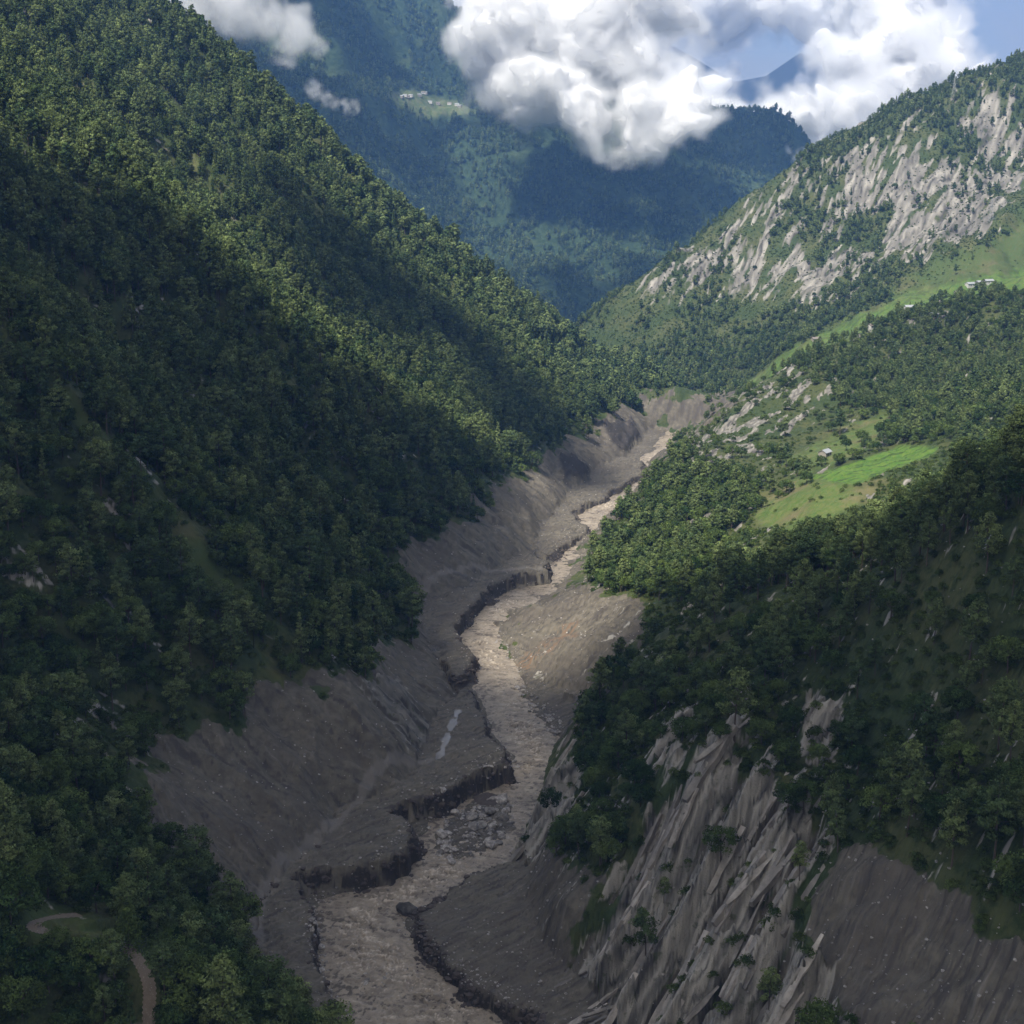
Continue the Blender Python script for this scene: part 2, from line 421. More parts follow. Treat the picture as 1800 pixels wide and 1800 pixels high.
rkL2 = pmask([(640, 1200), (700, 1190), (765, 1290), (770, 1330), (740, 1340), (690, 1280)], 10, [1])
rkL3 = np.maximum(pmask([(985, 800), (1040, 830), (1030, 850), (990, 850)], 6, [1], 5), pmask([(1060, 750), (1110, 745), (1140, 800), (1115, 815), (1070, 780)], 6, [1], 5))
rock = rock*(1-0.75*gully)
mud = np.clip(mud + 0.9*gully, 0, 1)
scree = pmask([(1425, 1590), (1500, 1500), (1620, 1520), (1740, 1640), (1830, 1690), (1830, 1830), (1520, 1830), (1440, 1720)], 16, [0, 2, 3], 24)
rockN = rockN*(1-scree)
rockM = rockM*(1-mud)
rock = np.clip(rock + rockF + rockM + 0.55*rockN + 0.5*rockL*(1-mud) + rkL2*0.9, 0, 1)
GH = GH + rkL3*(6+2.5*fbm(GX/7, GY/7, 3, 186))
GH = GH + (rockM+0.6*rockN)*(2.4*(saw(tw/6.0)-0.4)) + (rkL2+rkL3)*(2.2*(saw((GX*0.25+GY*0.97)/5.5+0.5*fbm(GX/14, GY/14, 2, 185), 0.3)-0.5))

# terraced fields
fieldpx = {'rice': [(1420, 838), (1500, 812), (1590, 782), (1650, 785), (1640, 800), (1560, 830), (1500, 853)],
           'meadow_mid': [(1330, 880), (1420, 830), (1500, 852), (1560, 850), (1500, 900), (1420, 930), (1330, 920)],
           'meadow_up': [(1380, 810), (1450, 775), (1560, 725), (1560, 760), (1500, 800), (1420, 825)],
           'ribbon': [(1290, 700), (1330, 660), (1400, 610), (1500, 562), (1600, 515), (1700, 492), (1820, 470), (1820, 505), (1700, 520), (1600, 548), (1500, 590), (1380, 640)]}
lawn = np.zeros(GX.shape); rice = np.zeros(GX.shape)
rice = np.maximum(rice, pmask(fieldpx['rice'], 3, [3], 2))
rice = np.maximum(rice, 0.62*pmask(fieldpx['ribbon'], 6, [4, 3], 6))
for k in ('meadow_mid', 'meadow_up', 'ribbon'):
    lawn = np.maximum(lawn, pmask(fieldpx[k], 12, [3, 4], 12))
lawn = np.maximum(lawn, 0.5*pmask([(1560, 520), (1640, 460), (1720, 420), (1820, 360), (1820, 480), (1700, 500)], 25, [4], 15))
gapG = fbm((GX*0.25+GY*0.97)/19 + 0.4*fbm(GX/50, GY/50, 2, 302), (GX*0.97-GY*0.25)/110, 3, 301)
lawn = np.maximum(lawn, 0.38*sst(0.35, 0.65, gapG)*(REG == 1)*(1-mud))
lawn = np.maximum(lawn, 0.05*far*sst(40, 110, GH))
lawn = np.maximum(lawn, 0.5*pmask([(50, 1590), (130, 1600), (200, 1640), (130, 1670), (60, 1660)], 12, [1], 8))
rt = np.zeros(GX.shape)
for key, step in (('rice', 9.0), ('ribbon', 13.0)):
    p_ = hits({'rice': [(1430, 845), (1645, 787)], 'ribbon': [(1330, 672), (1760, 495)]}[key])
    ax_ = p_[1, :2]-p_[0, :2]; ax_ /= np.linalg.norm(ax_)
    t_ = ((GX-p_[0, 0])*ax_[1] - (GY-p_[0, 1])*ax_[0])/step + 0.55*fbm(GX/26, GY/26, 2, 191)
    m_ = (GY < 1200) if key == 'rice' else (GY >= 1200)
    rt = np.where(m_, t_, rt)
fr_ = rt-np.floor(rt)
GH = GH + rice*1.8*((np.floor(rt)-rt) + sst(0.62, 1.0, fr_))*np.where(GY < 1200, 1, 1.4)
riser = np.minimum(rice*1.6, 1)*sst(0.60, 0.68, fr_)*(0.75+0.5*fbm(GX/12, GY/12, 2, 193))
rock = rock*(1-rice)*(1-0.7*lawn)

# dirt track at the foot of the view, cut into the near spur
track_pts = [hits(p) for p in [[(140, 1608), (95, 1612), (62, 1620), (56, 1630), (75, 1638), (105, 1642)],
                               [(205, 1655), (232, 1672), (252, 1700), (264, 1735), (262, 1770), (262, 1815)]]]
track_pts = [smooth_poly(p, 2) for p in track_pts]
trk = np.full(GX.shape, 99.0); tzz = np.zeros(GX.shape)
for p in track_pts:
    m = (GY < 420) & (GX < 0)
    dd = np.full(GX.shape, 99.0); zz = np.zeros(GX.shape)
    a, _, e = seg_dist(GX[m], GY[m], p)
    dd[m] = a; zz[m] = e[0]
    tzz = np.where(dd < trk, zz, tzz); trk = np.minimum(trk, dd)
wgt = sst(4.5, 2.0, trk)
wgt = 1 - sst(1.8, 4.5, trk)
GH = GH*(1-wgt) + tzz*wgt

NX, NY_ = np.gradient(GH, axis=1), np.gradient(GH, axis=0)

def link(o, parent=None):
    COL.objects.link(o)
    if parent is not None:
        o.parent = parent
    return o

def tag(o, label=None, cat=None, group=None, kind=None):
    if label: o['label'] = label
    if cat: o['category'] = cat
    if group: o['group'] = group
    if kind: o['kind'] = kind
    return o

def mesh_np(name, co, faces, mat=None, smooth=False):
    """faces: (n,3) or (n,4) int array"""
    me = bpy.data.meshes.new(name)
    co = np.asarray(co, np.float32); faces = np.asarray(faces, np.int32)
    k = faces.shape[1]
    me.vertices.add(len(co)); me.vertices.foreach_set('co', co.ravel())
    me.loops.add(faces.size); me.loops.foreach_set('vertex_index', faces.ravel())
    me.polygons.add(len(faces)); me.polygons.foreach_set('loop_start', np.arange(0, faces.size, k, dtype=np.int32))
    me.polygons.foreach_set('use_smooth', np.full(len(faces), smooth))
    me.update(calc_edges=True); me.validate()
    if mat: me.materials.append(mat)
    return me

def add_col(me, name, arr):
    a = me.color_attributes.new(name, 'FLOAT_COLOR', 'POINT')
    a.data.foreach_set('color', np.ascontiguousarray(arr, np.float32).ravel())

class NT_:
    """small helper for building node trees"""
    def __init__(self, mat):
        mat.use_nodes = True
        self.t = mat.node_tree; self.t.nodes.clear()
        self.out = self.t.nodes.new('ShaderNodeOutputMaterial')
    def n(self, typ, ins=None, **kw):
        nd = self.t.nodes.new(typ)
        for k, v in kw.items(): setattr(nd, k, v)
        for k, v in (ins or {}).items():
            s = nd.inputs[k]
            if isinstance(v, bpy.types.NodeSocket): self.t.links.new(v, s)
            else: s.default_value = v
        return nd
    def mix(self, f, a, b):
        nd = self.t.nodes.new('ShaderNodeMix'); nd.data_type = 'RGBA'
        for s, v in ((nd.inputs[0], f), (nd.inputs[6], a), (nd.inputs[7], b)):
            if isinstance(v, bpy.types.NodeSocket): self.t.links.new(v, s)
            else: s.default_value = v if not isinstance(v, tuple) or len(v) == 4 else (*v, 1)
        return nd.outputs[2]
    def math(self, op, a, b=0.0, clamp=False):
        nd = self.t.nodes.new('ShaderNodeMath'); nd.operation = op; nd.use_clamp = clamp
        for s, v in ((nd.inputs[0], a), (nd.inputs[1], b)):
            if isinstance(v, bpy.types.NodeSocket): self.t.links.new(v, s)
            else: s.default_value = v
        return nd.outputs[0]
    def ramp(self, f, lo, hi, a=0.0, b=1.0):
        nd = self.n('ShaderNodeMapRange', {0: f, 1: lo, 2: hi, 3: a, 4: b}); nd.interpolation_type = 'SMOOTHSTEP'
        return nd.outputs[0]
    def noise(self, vec, scale, detail=4, rough=0.55, dist=0.0):
        return self.n('ShaderNodeTexNoise', {'Vector': vec, 'Scale': scale, 'Detail': detail, 'Roughness': rough, 'Distortion': dist}).outputs[0]

def terrain_material():
    m = bpy.data.materials.new('hillside_ground'); b = NT_(m)
    geo = b.n('ShaderNodeNewGeometry'); pos = geo.outputs['Position']
    cov = b.n('ShaderNodeSeparateColor', {0: b.n('ShaderNodeAttribute', attribute_name='cover').outputs[0]})
    cov2 = b.n('ShaderNodeSeparateColor', {0: b.n('ShaderNodeAttribute', attribute_name='cover_two').outputs[0]})
    n1 = b.noise(pos, 0.03, 5); n2 = b.noise(pos, 0.25, 5, 0.6); n3 = b.noise(pos, 1.3, 4, 0.65)
    strk = b.n('ShaderNodeAttribute', attribute_name='cover').outputs['Alpha']
    grass = b.mix(b.ramp(n1, 0.38, 0.62), (0.040, 0.062, 0.018), (0.075, 0.085, 0.028))
    grass = b.mix(b.ramp(n2, 0.45, 0.7), grass, (0.028, 0.046, 0.014))
    grass = b.mix(b.ramp(n3, 0.62, 0.72, 0, 0.35), grass, (0.12, 0.10, 0.055))
    lawn = b.mix(b.ramp(n2, 0.35, 0.65), (0.068, 0.118, 0.022), (0.115, 0.140, 0.042))
    lawn = b.mix(b.ramp(n1, 0.5, 0.66, 0, 0.6), lawn, (0.17, 0.13, 0.075))
    col = b.mix(cov.outputs[2], grass, lawn)
    rice = b.mix(b.ramp(n2, 0.3, 0.7), (0.058, 0.135, 0.016), (0.115, 0.180, 0.034))
    rice = b.mix(b.ramp(cov2.outputs[1], 0.15, 0.5), rice, (0.045, 0.085, 0.018))
    col = b.mix(cov2.outputs[0], col, rice)
    rk = b.mix(b.ramp(strk, 0.25, 0.75), (0.145, 0.136, 0.12), (0.385, 0.36, 0.315))
    rk = b.mix(b.ramp(strk, 0.30, 0.18, 0, 0.8), rk, (0.05, 0.046, 0.044))
    rk = b.mix(b.ramp(n3, 0.55, 0.75, 0, 0.5), rk, (0.10, 0.092, 0.084))
    rk = b.mix(b.ramp(n2, 0.58, 0.68, 0, 0.6), rk, (0.05, 0.065, 0.025))
    md = b.mix(b.ramp(n2, 0.3, 0.7), (0.097, 0.086, 0.067), (0.168, 0.149, 0.118))
    md = b.mix(b.ramp(strk, 0.45, 0.2, 0, 0.75), md, (0.060, 0.053, 0.049))
    md = b.mix(b.ramp(strk, 0.62, 0.85, 0, 0.55), md, (0.215, 0.19, 0.16))
    md = b.mix(b.ramp(n1, 0.45, 0.62, 0, 0.45), md, (0.088, 0.075, 0.064))
    md = b.mix(b.ramp(n3, 0.68, 0.73, 0, 0.8), md, (0.27, 0.25, 0.23))
    md = b.mix(b.math('MULTIPLY', b.n('ShaderNodeAttribute', attribute_name='dry').outputs['Fac'], 0.55), md, (0.235, 0.215, 0.195))
    md = b.mix(b.math('MULTIPLY', cov2.outputs[2], b.ramp(strk, 0.4, 0.6)), md, (0.165, 0.112, 0.075))
    scarp_dark = b.n('ShaderNodeAttribute', attribute_name='cover_two').outputs['Alpha']
    md = b.mix(b.ramp(b.math('ADD', scarp_dark, b.math('MULTIPLY', b.math('SUBTRACT', n2, 0.5), 0.7)), 0.3, 0.7), md, b.mix(n3, (0.028, 0.024, 0.022), (0.075, 0.066, 0.06)))  # cut banks and rock knobs take a darker earth tone
    rmask = b.ramp(b.math('ADD', cov.outputs[1], b.math('MULTIPLY', b.math('SUBTRACT', strk, 0.5), 0.9)), 0.35, 0.62)
    mmask = b.ramp(b.math('ADD', cov.outputs[0], b.math('MULTIPLY', b.math('SUBTRACT', n2, 0.5), 0.5)), 0.4, 0.6)
    col = b.mix(mmask, col, md)
    col = b.mix(rmask, col, rk)
    bh = b.math('ADD', b.math('MULTIPLY', n3, 0.6), b.math('MULTIPLY', strk, 1.5))
    bmp = b.n('ShaderNodeBump', {'Strength': 0.8, 'Distance': 0.9, 'Height': bh})
    p = b.n('ShaderNodeBsdfPrincipled', {'Base Color': col, 'Roughness': b.ramp(n2, 0.3, 0.7, 0.65, 0.9), 'Normal': bmp.outputs[0], 'Specular IOR Level': 0.25})
    b.t.links.new(p.outputs[0], b.out.inputs[0])
    return m

dry = np.zeros(GX.shape)
for P_ in ([(455, 1660), (452, 1600), (475, 1548), (530, 1500), (600, 1445), (640, 1395), (700, 1362), (760, 1335)], [(728, 1085), (735, 1055), (770, 1032), (830, 1010), (900, 998), (955, 995)]):
    a_, _, _ = seg_dist(GX, GY, smooth_poly([atz(u, v, 10)[:2] for u, v in P_], 2))
    dry = np.maximum(dry, 1-sst(1.2, 2.3, a_ + 1.2*fbm(GX/6, GY/6, 2, 204)))
dry *= (INF['scarp_dark'] < .3)*np.isin(REG, [0, 1])
MAT_G = terrain_material()
ochre = pmask([(905, 1165), (960, 1130), (1015, 1095), (1010, 1110), (965, 1150), (925, 1185)], 8, [0, 2, 3], 8)
strk = np.where(REG == 1, fbm((GX*0.25+GY*0.97)/2.6 + 0.7*fbm(GX/13, GY/13, 3, 195), (GX*0.97-GY*0.25)/26, 5, 196, 0.6), np.where(REG == 4, fbm(q2/6 + fbm(GX/30, GY/30, 2, 197), q1/45, 4, 198, 0.6), fbm(tc/1.7 + 0.5*fbm(GX/9, GY/9, 3, 199), td/22, 5, 200, 0.6)))
strk = np.clip(0.5+0.42*strk, 0, 1)*np.where((REG >= 3) & (GY > 800), 0.74, 1.0)*(1-0.4*rkL2)
blot = np.clip(0.5 + 0.45*fbm(GX/11, GY/11, 5, 202, 0.6), 0, 1)
cover = np.stack([mud, rock, lawn, strk], -1).reshape(-1, 4)
cover2 = np.stack([rice, riser, ochre, np.maximum(INF['scarp_dark'], 0.85*rkL3)], -1).reshape(-1, 4)
idx = np.arange(NR*NT).reshape(NR, NT)
quads = np.stack([idx[:-1, :-1], idx[:-1, 1:], idx[1:, 1:], idx[1:, :-1]], -1).reshape(-1, 4)
fr = REG[:-1, :-1].ravel()
fr = np.where((fr == 3) , 2, fr)
# clean the region map so that each piece of land is one sheet
mudf = mud[:-1, :-1].ravel()
CO = np.stack([GX, GY, GH], -1).reshape(-1, 3)
for reg, name in ((0, 'valley_floor'), (1, 'left_hillside'), (2, 'right_hillside'), (4, 'mountain')):
    q = quads[fr == reg]
    used, inv = np.unique(q, return_inverse=True)
    me = mesh_np(name, CO[used], inv.reshape(-1, 4), MAT_G, True)
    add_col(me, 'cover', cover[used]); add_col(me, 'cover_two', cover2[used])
    a_ = me.attributes.new('dry', 'FLOAT', 'POINT'); a_.data.foreach_set('value', dry.ravel()[used].astype(np.float32))
    o = link(bpy.data.objects.new(name, me)); tag(o, kind='structure')

# ---------------------------------------------------------------- trees
def leaf_material(name, c0, c1, trans=0.25):
    m = bpy.data.materials.new(name); b = NT_(m)
    rnd = b.n('ShaderNodeObjectInfo').outputs['Random']
    tint = b.n('ShaderNodeAttribute', attribute_name='tint').outputs['Fac']
    col = b.mix(rnd, c0, c1)
    hsv = b.n('ShaderNodeHueSaturation', {'Color': col, 'Value': b.ramp(tint, 0, 1, 0.45, 1.65)})
    d = b.n('ShaderNodeBsdfDiffuse', {'Color': hsv.outputs[0], 'Roughness': 0.5})
    t = b.n('ShaderNodeBsdfTranslucent', {'Color': hsv.outputs[0]})
    mx = b.n('ShaderNodeMixShader', {0: trans, 1: d.outputs[0], 2: t.outputs[0]})
    b.t.links.new(mx.outputs[0], b.out.inputs[0])
    return m

def bark_material():
    m = bpy.data.materials.new('bark'); b = NT_(m)
    n = b.noise(b.n('ShaderNodeTexCoord').outputs['Object'], 2.0, 3)
    p = b.n('ShaderNodeBsdfPrincipled', {'Base Color': b.mix(n, (0.05, 0.038, 0.03), (0.13, 0.10, 0.08)), 'Roughness': 0.9})
    b.t.links.new(p.outputs[0], b.out.inputs[0]); return m

M_PINE = leaf_material('pine_needles', (0.066, 0.106, 0.044), (0.178, 0.225, 0.085))
M_BROAD = leaf_material('broad_leaves', (0.034, 0.066, 0.022), (0.135, 0.185, 0.055), 0.3)
M_SHRUB = leaf_material('shrub_leaves', (0.050, 0.082, 0.024), (0.12, 0.16, 0.048), 0.3)
M_BARK = bark_material()

def tube(path, rad, n=5):
    path = np.asarray(path, float); rad = np.asarray(rad, float); k = len(path)
    a = np.linspace(0, 2*np.pi, n, endpoint=False)
    V = []; Fc = []
    for i in range(k):
        t = path[min(i+1, k-1)] - path[max(i-1, 0)]; t /= np.linalg.norm(t)+1e-9
        u = np.cross(t, [0.3, 1, 0.1]); u /= np.linalg.norm(u)+1e-9; w = np.cross(t, u)
        V.append(path[i] + rad[i]*(np.cos(a)[:, None]*u + np.sin(a)[:, None]*w))
    for i in range(k-1):
        for j in range(n):
            Fc.append((i*n+j, i*n+(j+1) % n, (i+1)*n+(j+1) % n, (i+1)*n+j))
    return np.vstack(V), np.array(Fc)

class Parts:
    def __init__(self): self.v = []; self.f = []; self.n = 0
    def add(self, v, f):
        self.v.append(np.asarray(v, float)); self.f.append(np.asarray(f)+self.n); self.n += len(v)
    def get(self): return np.vstack(self.v), np.vstack(self.f)

def grow(kind, seed, H, leaves, size):
    """returns trunk (verts, quads) and crown (verts, tris, normals, tint)"""
    r = np.random.default_rng(seed)
    T = Parts(); clumps = []
    lean = r.normal(0, 0.02, 2)
    def axis(z): return np.array([lean[0]*z + 0.25*math.sin(z/4+seed), lean[1]*z + 0.25*math.cos(z/5+seed), z])
    if kind == 'pine':           # long bare stem, rounded ragged crown of tufted boughs
        b0 = H*r.uniform(0.30, 0.45); W = H*r.uniform(0.20, 0.25)
        nb = 26
        T.add(*tube([axis(z) for z in np.linspace(-1.5, H*0.97, 7)], np.linspace(0.34, 0.06, 7)*H/20))
        for i in range(nb):
            f = (i+r.uniform(0, 1))/nb; z = b0 + (H-b0)*f
            reach = W*math.sin(math.pi*min(0.97, 0.22+0.76*f)**0.9)*r.uniform(0.65, 1.15)
            a = i*2.4 + r.uniform(-.5, .5)
            e = axis(z) + [math.cos(a)*reach, math.sin(a)*reach, reach*r.uniform(0.15, 0.4)]
            if i % 2 == 0: T.add(*tube([axis(z), (axis(z)+e)/2+[0, 0, -0.1], e], [0.11, 0.08, 0.04], 3))
            s = H*r.uniform(0.055, 0.085)
            clumps.append((e, (s, s, s*0.72)))
            if reach > W*0.5: clumps.append((axis(z)*0.45+e*0.55+[0, 0, .3], (s*.9, s*.9, s*0.6)))
    elif kind == 'umbrella':     # flat layered crown
        W = H*0.28
        T.add(*tube([axis(z) for z in np.linspace(-1.5, H*0.95, 7)], np.linspace(0.32, 0.08, 7)*H/20))
        for lev, (f, w) in enumerate([(0.55, 0.6), (0.68, 0.8), (0.80, 1.0), (0.90, 0.85), (0.98, 0.5)]):
            for k in range(6):
                a = k*1.05 + lev*0.6 + r.uniform(-.3, .3); reach = W*w*r.uniform(0.5, 1.0)
                e = axis(H*f) + [math.cos(a)*reach, math.sin(a)*reach, r.uniform(-.3, .5)]
                if k % 2 == 0: T.add(*tube([axis(H*f-1.2), e], [0.1, 0.04], 3))
                s = H*r.uniform(0.075, 0.11); clumps.append((e, (s, s, s*0.42)))
    elif kind in ('cone', 'pyramid'):         # pointed conifer, narrow or broad at the base
        W = H*(r.uniform(0.15, 0.2) if kind == 'cone' else 0.36)
        T.add(*tube([axis(z) for z in np.linspace(-1.5, H*0.98, 6)], np.linspace(0.3, 0.04, 6)*H/20))
        nb = 34 if kind == 'cone' else 60
        for i in range(nb):
            f = (i+r.uniform(0, 1))/nb; z = H*((0.14 if kind == 'cone' else 0.04)+(0.84 if kind == 'cone' else 0.94)*f); reach = W*(1.02-f)*r.uniform(0.75, 1.1)
            a = i*2.4
            e = axis(z) + [math.cos(a)*reach*.7, math.sin(a)*reach*.7, -reach*0.25]
            s = max(0.35, reach*0.62); clumps.append((e, (s, s, s*0.55)))
    elif kind == 'broad':        # domed, lobed crown
        W = H*r.uniform(0.34, 0.46)
        T.add(*tube([axis(z) for z in np.linspace(-1.5, H*0.6, 5)], np.linspace(0.30, 0.14, 5)*H/12))
        for i in range(30):
            f = (i+0.5)/30; ph = math.acos(1-1.5*f); a = i*2.4+r.uniform(-.4, .4)
            d = np.array([math.sin(ph)*math.cos(a), math.sin(ph)*math.sin(a), math.cos(ph)*0.85])
            e = axis(H*0.58) + d*W*r.uniform(0.62, 1.0)*np.array([1, 1, 0.95])
            if i % 4 == 0: T.add(*tube([axis(H*0.4), (axis(H*.55)+e)/2, e], [0.13, 0.09, 0.04], 3))
            s = H*r.uniform(0.10, 0.16); clumps.append((e, (s, s, s*0.75)))
    else:                        # shrub
        for i in range(12):
            a = i*2.4; rad = H*0.55*math.sqrt((i+.5)/12)*r.uniform(.8, 1.2)
            e = np.array([math.cos(a)*rad, math.sin(a)*rad, H*(0.62-0.38*(rad/(H*.6))**2)*r.uniform(.7, 1.15)])
            s = H*r.uniform(0.2, 0.32); clumps.append((e, (s, s, s*0.8)))
        T.add(*tube([(0, 0, -0.8), (0.1, 0, H*0.5)], [0.08, 0.04], 3))
    cen = np.mean([c[0] for c in clumps], 0)
    per = max(4, leaves//len(clumps))
    V = []; N = []; TI = []
    for e, s in clumps:
        s = np.array(s)
        d = r.normal(size=(per, 3)); d /= np.linalg.norm(d, axis=1)[:, None]
        c = e + d*s*r.uniform(0.55, 1.08, (per, 1))
        out = (c-cen); out /= np.linalg.norm(out, axis=1)[:, None]+1e-9
        nn = 0.62*d + 0.55*out + [0, 0, 0.35] + r.normal(0, .22, (per, 3)); nn /= np.linalg.norm(nn, axis=1)[:, None]
        # leaf tuft: triangle roughly facing along nn, tilted at random
        q = nn + r.normal(0, 0.55, (per, 3)); q /= np.linalg.norm(q, axis=1)[:, None]
        u = np.cross(q, r.normal(size=(per, 3))); u /= np.linalg.norm(u, axis=1)[:, None]; w = np.cross(q, u)
        sz = size*r.uniform(0.6, 1.3, (per, 1))
        V.append(np.stack([c-u*sz*.6-w*sz*.4, c+u*sz*.6-w*sz*.4, c+w*sz*.75], 1))
        N.append(np.repeat(nn[:, None], 3, 1)); TI.append(np.repeat(np.clip(r.normal(0.5, 0.16)+r.normal(0, .1, per), 0, 1), 3))
    V = np.concatenate(V).reshape(-1, 3); N = np.concatenate(N).reshape(-1, 3); TI = np.concatenate(TI)
    return T.get(), (V, np.arange(len(V)).reshape(-1, 3), N, TI)

def crown_mesh(name, crown, mat):
    V, Fc, N, TI = crown
    me = mesh_np(name, V, Fc, mat, True)
    a = me.attributes.new('tint', 'FLOAT', 'POINT'); a.data.foreach_set('value', TI.astype(np.float32))
    me.normals_split_custom_set_from_vertices(N.tolist())
    return me

def whole_tree(name, trunk, crown, mat):
    """trunk and crown in one mesh, for the instanced forest"""
    tv, tf = trunk; V, Fc, N, TI = crown
    tris = np.vstack([tf[:, [0, 1, 2]], tf[:, [0, 2, 3]]])
    me = mesh_np(name, np.vstack([V, tv]), np.vstack([Fc, tris+len(V)]), mat, True)
    me.materials.append(M_BARK)
    me.polygons.foreach_set('material_index', np.concatenate([np.zeros(len(Fc), np.int32), np.ones(len(tris), np.int32)]))
    a = me.attributes.new('tint', 'FLOAT', 'POINT'); a.data.foreach_set('value', np.concatenate([TI, np.full(len(tv), .5)]).astype(np.float32))
    tn = tv - np.repeat(tv.reshape(-1, 1, 3).mean(1), 1, 0)
    tn = tv*[1, 1, 0]; tn /= np.linalg.norm(tn, axis=1)[:, None]+1e-6
    tn[np.linalg.norm(tn, axis=1) < .5] = (0, 0, 1)
    me.normals_split_custom_set_from_vertices(np.vstack([N, tn]).tolist())
    return me

# kind: (material, near leaves/size, mid leaves/size, far leaves/size, height)
KINDS = {'pine': (M_PINE, (2600, 0.46), (1100, 0.78), (260, 1.7), 20.0), 'umbrella': (M_PINE, (2200, 0.48), (950, 0.75), (240, 1.6), 19.0),
         'cone': (M_PINE, (2000, 0.5), (620, 0.95), (160, 1.9), 19.0), 'broad': (M_BROAD, (2600, 0.42), (1000, 0.68), (240, 1.4), 12.0),
         'pyramid': (M_BROAD, (3600, 0.42), (900, .8), (200, 1.6), 15.0), 'shrub': (M_SHRUB, (520, 0.30), (160, 0.55), (60, 0.9), 3.2)}
VARS = {'pine': 4, 'umbrella': 2, 'cone': 2, 'broad': 4, 'pyramid': 2, 'shrub': 3}
near_parts = {}; protos = {}
for lod in range(3):
    col = bpy.data.collections.new('tree_forms_%s' % ('near', 'middle', 'far')[lod])
    names = []
    for kind in KINDS:
        mat = KINDS[kind][0]; lv, sz = KINDS[kind][1+lod]; Hk = KINDS[kind][4]
        for k in range(VARS[kind]):
            tr, cr = grow(kind, 100+k*7+len(kind), Hk, lv, sz)
            nm = '%s_form_%d_%d' % (kind, lod, k)
            o = bpy.data.objects.new(nm, whole_tree(nm, tr, cr, mat)); col.objects.link(o); names.append(nm)
            if lod == 0:
                near_parts[(kind, k)] = (mesh_np('trunk', *tr, M_BARK, True), crown_mesh('crown', cr, mat))
    protos[lod] = (col, {n: i for i, n in enumerate(sorted(names))})

def scatter(name, P, rot, scl, idx, coll):
    me = bpy.data.meshes.new(name)
    me.vertices.add(len(P)); me.vertices.foreach_set('co', np.asarray(P, np.float32).ravel())
    for nm, typ, arr, key in (('rot', 'FLOAT', rot, 'value'), ('scl', 'FLOAT', scl, 'value'), ('idx', 'INT', idx, 'value')):
        a = me.attributes.new(nm, typ, 'POINT'); a.data.foreach_set(key, np.asarray(arr, np.int32 if typ == 'INT' else np.float32))
    o = link(bpy.data.objects.new(name, me))
    g = bpy.data.node_groups.new(name+'_scatter', 'GeometryNodeTree')
    g.interface.new_socket('Geometry', in_out='INPUT', socket_type='NodeSocketGeometry')
    g.interface.new_socket('Geometry', in_out='OUTPUT', socket_type='NodeSocketGeometry')
    N = g.nodes.new; Lk = g.links.new
    gi, go = N('NodeGroupInput'), N('NodeGroupOutput')
    ci = N('GeometryNodeCollectionInfo'); ci.inputs[0].default_value = coll; ci.inputs[1].default_value = True; ci.inputs[2].default_value = True
    iop = N('GeometryNodeInstanceOnPoints')
    def attr(nm, typ):
        a = N('GeometryNodeInputNamedAttribute'); a.data_type = typ; a.inputs[0].default_value = nm; return a.outputs[0]
    cx = N('ShaderNodeCombineXYZ'); Lk(attr('rot', 'FLOAT'), cx.inputs[2])
    er = N('FunctionNodeEulerToRotation'); Lk(cx.outputs[0], er.inputs[0])
    Lk(gi.outputs[0], iop.inputs['Points']); Lk(ci.outputs[0], iop.inputs['Instance'])
    iop.inputs['Pick Instance'].default_value = True
    Lk(attr('idx', 'INT'), iop.inputs['Instance Index']); Lk(er.outputs[0], iop.inputs['Rotation']); Lk(attr('scl', 'FLOAT'), iop.inputs['Scale'])
    Lk(iop.outputs[0], go.inputs[0])
    md = o.modifiers.new('scatter', 'NODES'); md.node_group = g
    return o


# ---------------------------------------------------------------- river
def water_material():
    m = bpy.data.materials.new('muddy_water'); b = NT_(m)
    pos = b.n('ShaderNodeNewGeometry').outputs['Position']
    foam_shade = b.n('ShaderNodeAttribute', attribute_name='foam_shade').outputs['Fac']
    n1 = b.noise(pos, 0.16, 5, 0.6, 1.2); n2 = b.noise(pos, 0.9, 5, 0.65, 0.8)
    col = b.mix(b.ramp(n1, 0.35, 0.65), (0.235, 0.196, 0.150), (0.37, 0.312, 0.24))
    col = b.mix(b.ramp(b.math('ADD', foam_shade, b.math('MULTIPLY', b.math('SUBTRACT', n2, 0.5), 0.5)), 0.27, 0.04, 0, 0.95), col, (0.10, 0.080, 0.062))  # shade of the wave troughs painted into the water colour
    col = b.mix(b.ramp(b.math('ADD', foam_shade, b.math('MULTIPLY', b.math('SUBTRACT', n2, 0.5), 0.8)), 0.42, 1.0), col, (0.62, 0.53, 0.43))
    bmp = b.n('ShaderNodeBump', {'Strength': 0.9, 'Distance': 0.5, 'Height': n2})
    p = b.n('ShaderNodeBsdfPrincipled', {'Base Color': col, 'Roughness': 0.42, 'Normal': bmp.outputs[0], 'IOR': 1.33})
    b.t.links.new(p.outputs[0], b.out.inputs[0]); return m
M_WATER = water_material()
wt = np.linspace(math.radians(-12), math.radians(11.5), 560); wr = np.exp(np.linspace(math.log(330), math.log(1760), 1050))
WT, WR = np.meshgrid(wt, wr); WX, WY = WR*np.sin(WT), WR*np.cos(WT)
wd = sdist(WX, WY, river_poly)
along = WX*0.25+WY*0.97
calm = sst(-0.2, 0.35, fbm(WX/55, WY/55, 2, 201))
rap = sst(0, 14, wd)*(0.5+0.7*calm)
wq = 1.4*fbm(WX/6, WY/6, 3, 203)
c1 = 0.6*(1-np.abs(pn(WX/6.5+wq, along/3.6+wq, 205))*2) + 0.55*fbm(WX/3.2+wq, along/2.2, 4, 206, 0.62)
c2 = 1-np.abs(pn(WX/2.1, along/1.7, 207))*2
